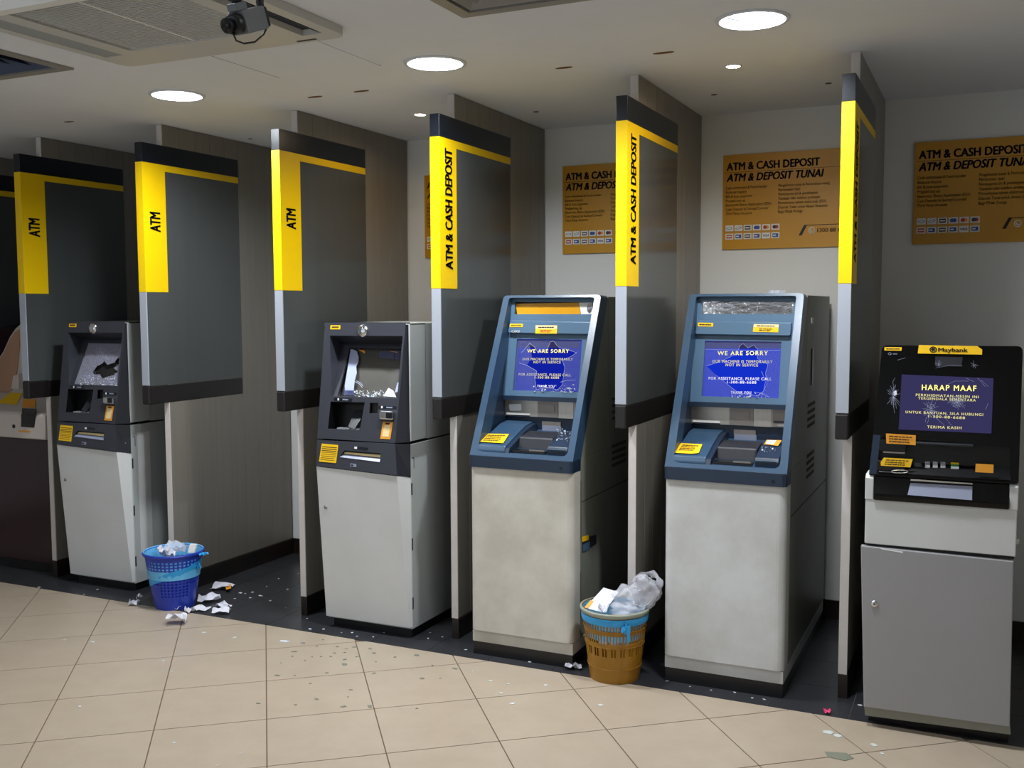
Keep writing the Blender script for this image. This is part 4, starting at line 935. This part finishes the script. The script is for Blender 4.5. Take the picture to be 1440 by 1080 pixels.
# ------------------------------------------------------------------ waste bins
def bin_wall(name, c, H, Rb, Rt, cols, rows, z0, z1, m, parent, slot=False, solid=None, barw=.45):
    bm = bmesh.new(); R = lambda z: Rb + (Rt - Rb) * (z / H) ** .9
    zs = [0, z0]; n = rows
    for i in range(n):
        a = z0 + (z1 - z0) * i / n; b = z0 + (z1 - z0) * (i + 1) / n
        zs += [a + (b - a) * (1 - barw), b]
    zs += [H]
    grid = []
    for z in zs:
        row = []
        for k in range(cols):
            for w in (0, 1 - barw):
                a = 2 * math.pi * (k + w) / cols; r = R(z); row.append(bm.verts.new(V((c[0] + r * math.cos(a), c[1] + r * math.sin(a), c[2] + z))))
        grid.append(row)
    N = 2 * cols
    for i in range(len(zs) - 1):
        hole_row = 1 <= i < len(zs) - 2 and (i % 2 == 1)
        for k in range(N):
            if hole_row and k % 2 == 0 and not (solid and solid(k / N * 2 * math.pi, zs[i] / H)): continue
            bm.faces.new((grid[i][k], grid[i][(k + 1) % N], grid[i + 1][(k + 1) % N], grid[i + 1][k]))
    bm.faces.new(grid[0][::-1])
    me = link(name, bm, m, parent)
    sm = me.modifiers.new('thickness', 'SOLIDIFY'); sm.thickness = .0022; sm.offset = -1
    return me
def crumple_bm(c, a, b, seed, lift=.03, nx=6, ny=5, rot=0, fold=.5):
    bm = bmesh.new(); rnd = random.Random(seed); off = V((rnd.uniform(0, 90), rnd.uniform(0, 90), 0)); G = []
    tilt = [rnd.uniform(-1, 1) for _ in range(4)]
    for i in range(nx + 1):
        row = []
        for j in range(ny + 1):
            u, v = i / nx - .5, j / ny - .5
            h = noise.noise(V((u * 2.3, v * 2.3, 0)) + off) * lift + abs(u * tilt[0] + v * tilt[1]) * lift * fold * 2 + noise.noise(V((u * 6, v * 6, 3)) + off) * lift * .35
            sh = 1 - abs(h) / max(a, b) * .8
            x, y = u * a * sh, v * b * sh
            row.append(V((x * math.cos(rot) - y * math.sin(rot), x * math.sin(rot) + y * math.cos(rot), h)))
        G.append(row)
    zmin = min(p.z for r in G for p in r)
    G = [[bm.verts.new(V((c[0] + p.x, c[1] + p.y, c[2] + p.z - zmin))) for p in r] for r in G]
    for i in range(nx):
        for j in range(ny): bm.faces.new((G[i][j], G[i + 1][j], G[i + 1][j + 1], G[i][j + 1]))
    return bm
def scrap(label, c, a, b, seed, lift=.03, rot=0, m='paper', cat='paper scrap', group=None, name='paper_scrap', fold=.5):
    o = link(name, crumple_bm(c, a, b, seed, lift, rot=rot, fold=fold), MT[m])
    recenter(o); s = o.modifiers.new('thickness', 'SOLIDIFY'); s.thickness = .0007
    return tag(o, label, cat, group)

bc = V((-3.795, .005, 0)); H = .292
t = thing('waste_bin', 'blue perforated plastic waste bin with a light blue band, beside the first charcoal machine', 'waste bin', tuple(bc))
bin_wall('basket', bc, H, .098, .146, 40, 12, .07, H - .028, MT['bin_blue'], t, solid=lambda a, z: z < .42 and (math.sin(a * 3 + 1) > .3), barw=.42)
lathe('rim', bc, [(.142, H - .016), (.152, H - .014), (.156, H - .004), (.154, H), (.145, H + .001), (.142, H - .004), (.142, H - .016)], MT['bin_blue'], t, 48)
lathe('liner', bc, [(.13, H - .13), (.136, H - .05), (.141, H - .006), (.146, H + .003), (.150, H + .003)], MT['liner'], t, 48)
bm = bmesh.new(); A = []; B = []
for k in range(64):
    a = 2 * math.pi * k / 64; zc = H - .105 + .045 * math.sin(a * 1 + .1) * .3 + .035 * math.cos(a - .3); w = .016 + .007 * math.sin(a * 5) * .5 + .012 * max(0, -math.cos(a - .3))
    R = lambda z: .098 + .048 * (z / H) ** .9 + .002 + .0008 * math.sin(k * 2.3)
    for L, z in ((A, zc - w), (B, zc + w)): L.append(bm.verts.new(bc + V((R(z) * math.cos(a), R(z) * math.sin(a), z))))
for k in range(64): bm.faces.new((A[k], A[(k + 1) % 64], B[(k + 1) % 64], B[k]))
link('liner_band', bm, MT['cyan'], t, True)
for (dx_, dy_, dz_, sz, sd) in ((.165, .03, .0, .06, 21), (.145, .02, -.075, .035, 22)):
    link('liner_knot', crumple_bm((bc.x + dx_, bc.y + dy_, H + dz_ - .02), sz, sz * .6, sd, .03), MT['cyan'], t)
B0 = (bc.x, bc.y, H)
scrap('crumpled clear plastic wad lying in the blue bin', (bc.x + .0, bc.y + .02, H - .035), .15, .12, 31, .075, .4, 'bag', 'plastic bag', name='plastic_wad', fold=.9)
scrap('crumpled white paper on the charcoal machine side of the blue bin', (bc.x - .065, bc.y + .0, H - .03), .08, .08, 32, .045, 1)
scrap('crumpled white paper in the middle of the blue bin', (bc.x + .02, bc.y - .055, H - .03), .08, .07, 33, .04, 2)
o = prism('card_packet', [V((bc.x + .075, bc.y + .02, H - .012)), V((bc.x + .118, bc.y + .02, H - .008)), V((bc.x + .122, bc.y + .035, H + .034)), V((bc.x + .079, bc.y + .035, H + .032))], (0, .012, 0), MT['card'], None, .001)
tag(recenter(o), 'small white card packet standing in the blue bin', 'packet')

yc = V((-1.375, .0, 0)); HY = .302
t = thing('waste_bin', 'amber slotted plastic waste bin with a sky blue band, overfull with a clear bag', 'waste bin', tuple(yc))
bin_wall('basket', yc, HY, .103, .138, 60, 4, .06, HY - .02, MT['bin_yel'], t, solid=lambda a, z: z < .2 or (z < .45 and int(a * 9.5) % 3 == 0), barw=.34)
for z in (.062, .155, .225): 
    r = .103 + .035 * (z / HY) ** .9 + .0015
    tube('hoop', [yc + V((r * math.cos(a), r * math.sin(a), z)) for a in [2 * math.pi * i / 48 for i in range(48)]], .0014, MT['bin_yel'], t, 6, True)
lathe('rim', yc, [(.136, HY - .02), (.143, HY - .018), (.147, HY - .004), (.145, HY), (.138, HY), (.136, HY - .02)], MT['rim_clear'], t, 48)
lathe('liner', yc, [(.122, HY - .12), (.128, HY - .05), (.134, HY - .004)], MT['liner'], t, 48)
lathe('liner_band', yc, [(.1375, HY - .052), (.1395, HY - .045), (.141, HY - .026), (.1408, HY - .022)], MT['cyan'], t, 48)
link('liner_knot', crumple_bm((yc.x + .085, yc.y - .118, HY - .085), .035, .02, 41, .05, rot=.4, fold=.2), MT['cyan'], t)
prism('liner_tail', [yc + V((.088, -.118, HY - .045)), yc + V((.105, -.112, HY - .04)), yc + V((.102, -.108, HY - .105)), yc + V((.094, -.112, HY - .12))], (.002, -.004, 0), MT['cyan'], t)
for k in range(3):
    a0 = -1.9 + k * .45
    pts = [yc + V((.106 * math.cos(a0 + s * .06), .106 * math.sin(a0 + s * .06), z)) for s, z in ((0, .15), (6, .145), (6, .245), (0, .245))]
    o = prism('paper_slip', pts, (0, .001, 0), MT['paper']); tag(recenter(o), f'white slip seen through the amber bin slots, {("first", "middle", "last")[k]} of three from the soiled cabinet', 'paper scrap', 'paper slips inside the amber bin')
o = prism('folded_leaflet', [yc + V((-.11, -.06, HY - .01)), yc + V((-.02, -.085, HY - .012)), yc + V((.01, .02, HY + .05)), yc + V((-.065, .04, HY + .055))], (0, 0, .002), MT['paper']); tag(recenter(o), 'white leaflet with an orange edge sticking out of the amber bin', 'leaflet')
prism('orange_edge', [yc + V((-.112, -.062, HY - .008)), yc + V((-.095, -.066, HY - .0085)), yc + V((-.082, -.03, HY + .013)), yc + V((-.099, -.026, HY + .014))], (0, 0, .0022), MT['sticker_or'], o)
scrap('crumpled white receipt at the front rim of the amber bin', (yc.x - .02, yc.y - .075, HY - .02), .06, .05, 45, .035, .3)
# clear bag: a bulging, wrinkled sack with handle loops
def blob(c, r, seed, m, parent, amp=.35, sub=4, name='bag_bulge', sq=(1, 1, 1)):
    bm = bmesh.new(); bmesh.ops.create_icosphere(bm, subdivisions=sub, radius=1)
    off = V((seed * 3.1, seed * 1.7, seed))
    for v in bm.verts:
        d = v.co.normalized(); n1 = noise.noise(d * 1.6 + off); n2 = 1 - abs(noise.noise(d * 4 + off)) * 2; n3 = noise.noise(d * 9 + off)
        v.co = V(c) + V((d.x * sq[0], d.y * sq[1], d.z * sq[2])) * r * (1 + amp * n1 + .12 * n2 + .08 * n3)
    return link(name, bm, m, parent, True)
t = thing('plastic_bag', 'crumpled clear plastic bag bulging out of the amber bin', 'plastic bag', (yc.x + .06, yc.y, HY))
BG = lambda u, v, y: on(plane_y(y), u, v)
blob(BG(880, 862, 0) , .062, 3, MT['bag'], t, sq=(1.1, .9, .75))
blob(BG(882, 842, .02), .052, 5, MT['bag'], t, sq=(1.2, .8, 1.0))
blob(BG(905, 830, .02), .055, 8, MT['bag'], t, sq=(.9, .7, 1.15))
def loop(u, v, ru, rv, tilt, r, y=.01, n=26):
    return [BG(u + ru * math.cos(a) * math.cos(tilt) - rv * math.sin(a) * math.sin(tilt), v + ru * math.cos(a) * math.sin(tilt) + rv * math.sin(a) * math.cos(tilt), y + .012 * math.sin(3 * a)) for a in [2 * math.pi * i / n for i in range(n)]]
def ribbon(name, pts, w, seed, m):
    rnd = random.Random(seed); bm = bmesh.new(); n = len(pts); G = []
    for i, p in enumerate(pts):
        d = (pts[(i + 1) % n] - pts[i - 1]).normalized(); a = d.cross(V((.3, -1, .2))).normalized(); b = d.cross(a)
        row = []
        for k in range(5):
            q = (k / 4 - .5) * w * (1 + .5 * math.sin(i * 1.9 + seed)); row.append(bm.verts.new(p + a * q + b * (rnd.uniform(-1, 1) * w * .28)))
        G.append(row)
    for i in range(n):
        for k in range(4): bm.faces.new((G[i][k], G[i][k + 1], G[(i + 1) % n][k + 1], G[(i + 1) % n][k]))
    return link(name, bm, m, t, True)
ribbon('handle_loop', loop(908, 830, 19, 25, .5, 0), .022, 3, MT['bag'])
ribbon('handle_loop', loop(890, 842, 22, 17, -.3, 0, -.01), .02, 5, MT['bag'])
for k, (u, v, a, b, tl) in enumerate(((905, 832, 15, 21, .4), (880, 848, 20, 10, -.2), (895, 822, 24, 9, -.5), (876, 862, 24, 7, .1), (900, 842, 20, 13, .9), (868, 855, 9, 14, .2), (914, 822, 9, 14, -.2))):
    rnd = random.Random(k + 60); L = loop(u, v, a, b, tl, 0, -.03 + .01 * k)
    L = [p + V((rnd.uniform(-1, 1), rnd.uniform(-1, 1), rnd.uniform(-1, 1))) * .004 for p in L][:rnd.randint(9, 15)]
    tube('bag_fold', L, .0009, MT['bag_edge'], t, 5)

# ------------------------------------------------------------------ litter on the floor
def gp(u, v): return on(GROUND, u, v)
def ps(u, v, a, b, seed, lift, rot, label, **k):
    p = gp(u, v); a *= .92; b *= .92; lift *= .85; return scrap(label, (p.x, p.y, .0015), a, b, seed, lift, rot, **k)
o = ps(313, 828, .12, .10, 51, .03, .3, 'white receipt with a yellow and orange corner, deepest inside the empty booth')
prism('orange_corner', [gp(317, 829) + V((0, 0, .020)), gp(325, 827) + V((0, 0, .024)), gp(325, 833) + V((0, 0, .022)), gp(318, 834) + V((0, 0, .018))], (0, 0, .0015), MT['sticker_or'], o)
ps(294, 846, .13, .07, 52, .045, .7, 'curled white receipt arching on the dark tiles in front of the empty booth')
ps(313, 855, .12, .055, 53, .035, -.3, 'curved white receipt touching another at the edge of the dark tiles')
ps(311, 863, .10, .06, 54, .03, .5, 'folded white receipt across the line where dark and beige tiles meet')
ps(282, 857, .10, .075, 55, .02, .1, 'flat white receipt at the edge of the dark tiles beside a crumpled ball', fold=.1)
ps(267, 861, .06, .055, 56, .04, .9, 'crumpled greyish receipt ball beside the flat receipt')
ps(247, 857, .08, .05, 57, .035, .2, 'folded white receipt at the foot of the blue bin')
ps(248, 877, .11, .09, 58, .05, .6, 'crumpled white receipt alone on the beige tiles in front of the blue bin')
ps(189, 851, .07, .05, 59, .04, .8, 'crumpled grey receipt beside the blue bin towards the first charcoal machine')
ps(196, 844, .03, .03, 60, .035, .1, 'scrap of white paper half hidden behind the blue bin')
ps(806, 941, .08, .035, 61, .03, .4, 'torn white paper strip beside the amber bin')
ps(1163, 1003, .035, .03, 62, .015, .4, 'small bright pink scrap beside the black machine', m='pink')
rnd = random.Random(77)
def shard(u, v, L, Wd, rot, label, m, grp):
    p = gp(u, v); n = rnd.choice((4, 5, 6)); pts = []
    for k in range(n):
        a = 2 * math.pi * (k + rnd.uniform(-.25, .25)) / n; r = rnd.uniform(.7, 1.1)
        x, y = L * r * math.cos(a), Wd * r * math.sin(a)
        pts.append(V((p.x + x * math.cos(rot) - y * math.sin(rot), p.y + x * math.sin(rot) + y * math.cos(rot), .0008)))
    o = recenter(prism('glass_shard', pts, (0, 0, .0014), MT[m]))
    if grp:                                 # where it lies: before which machine or booth, how far out, and its shape
        spot = next(w for x, w in ((-4.05, 'the crazed screen machine'), (-3.0, 'the empty booth'), (-2.25, 'the open screen machine'), (-1.4, 'the yellow window machine'), (-.55, 'the mirror strip machine'), (9, 'the black machine')) if p.x < x)
        row = 'by the dark edge' if -.25 < p.y < YF else 'one tile out' if -.6 < p.y < YF else 'far out' if p.y < YF else 'under the front'
        label = f"{'narrow' if Wd < L * .6 else 'large' if L > .011 else 'small'} {label}, {row}, before {spot}"
    return tag(o, label, 'glass shard', grp)
cs = crop(360, 880, 4.8)
seen = [(262, 175, 34), (318, 117, 28), (245, 208, 16), (440, 210, 18), (410, 138, 14), (530, 185, 22), (600, 182, 18), (665, 145, 26), (550, 142, 26), (600, 228, 22), (598, 262, 40), (680, 210, 20), (798, 185, 26), (770, 157, 20), (1085, 200, 36), (938, 212, 22), (148, 335, 34), (262, 337, 16), (480, 320, 20), (797, 322, 24), (1345, 290, 32), (1120, 356, 28), (410, 496, 30), (268, 535, 18), (590, 546, 34), (770, 545, 42), (15, 525, 24), (640, 433, 22), (505, 210, 16), (612, 158, 16), (1190, 270, 14), (1245, 356, 12), (450, 95, 16), (365, 392, 14), (810, 245, 12), (1085, 560, 14), (378, 212, 14), (330, 235, 14), (168, 252, 10), (620, 482, 10)]
for u, v, s in seen:
    d = (gp(*cs(u, v)) - CAM).dot(FW) / FPX
    shard(*cs(u, v), s / 4.8 / 2 * d * 1.5, s / 4.8 / 2 * d * .95, rnd.uniform(-.6, .9), 'greenish glass shard on beige tiles', 'shard', 'glass shards on the beige tiles')
for u, v, s in ((330, 897, 9), (287, 890, 8), (242, 945, 6), (230, 930, 7), (112, 994, 7), (90, 900, 8), (130, 903, 8), (690, 958, 8), (705, 975, 7), (715, 962, 6), (768, 964, 8), (665, 944, 6), (845, 992, 12), (720, 990, 10), (245, 1045, 6), (338, 1060, 6), (305, 1077, 5), (1210, 992, 8), (1228, 1048, 12), (1240, 1060, 10), (1165, 1030, 18), (1178, 1035, 14)):
    d = (gp(u, v) - CAM).dot(FW) / FPX
    shard(u, v, s / 2 * d, s / 2 * d * .8, rnd.uniform(-.6, .9), 'pale glass chip on beige tiles', 'shard_lt', 'pale glass chips on the beige tiles')
shard(1180, 1064, .06, .045, .1, 'large flat greenish glass piece on the beige tiles in front of the black machine', 'shard', None)
shard(400, 902, .03, .012, .3, 'glinting white glass splinter on the beige tiles in front of the empty booth', 'shardw', None)
for u, v in ((330, 842), (338, 834), (345, 835), (355, 833), (352, 841), (366, 838), (375, 825), (392, 814), (404, 829), (420, 807), (380, 845), (402, 855), (432, 870), (436, 885), (455, 885), (496, 880), (480, 890), (495, 890), (502, 895), (525, 896), (540, 890), (602, 898), (605, 890), (622, 896), (655, 914), (673, 918), (688, 920), (757, 930), (745, 931), (708, 921), (85, 802), (70, 800), (62, 798), (118, 836), (137, 829), (55, 826), (970, 966), (1000, 971), (1033, 974), (1058, 982), (1075, 984), (938, 958)):
    s = rnd.uniform(4, 8); d = (gp(u, v) - CAM).dot(FW) / FPX
    s *= rnd.choice((.5, .6, .8, 1.1)); shard(u, v, s / 2 * d, s / 2 * d * rnd.uniform(.3, .9), rnd.uniform(-.5, .9), 'white glass chip on dark tiles', 'shardw', 'white glass chips on the dark tiles')
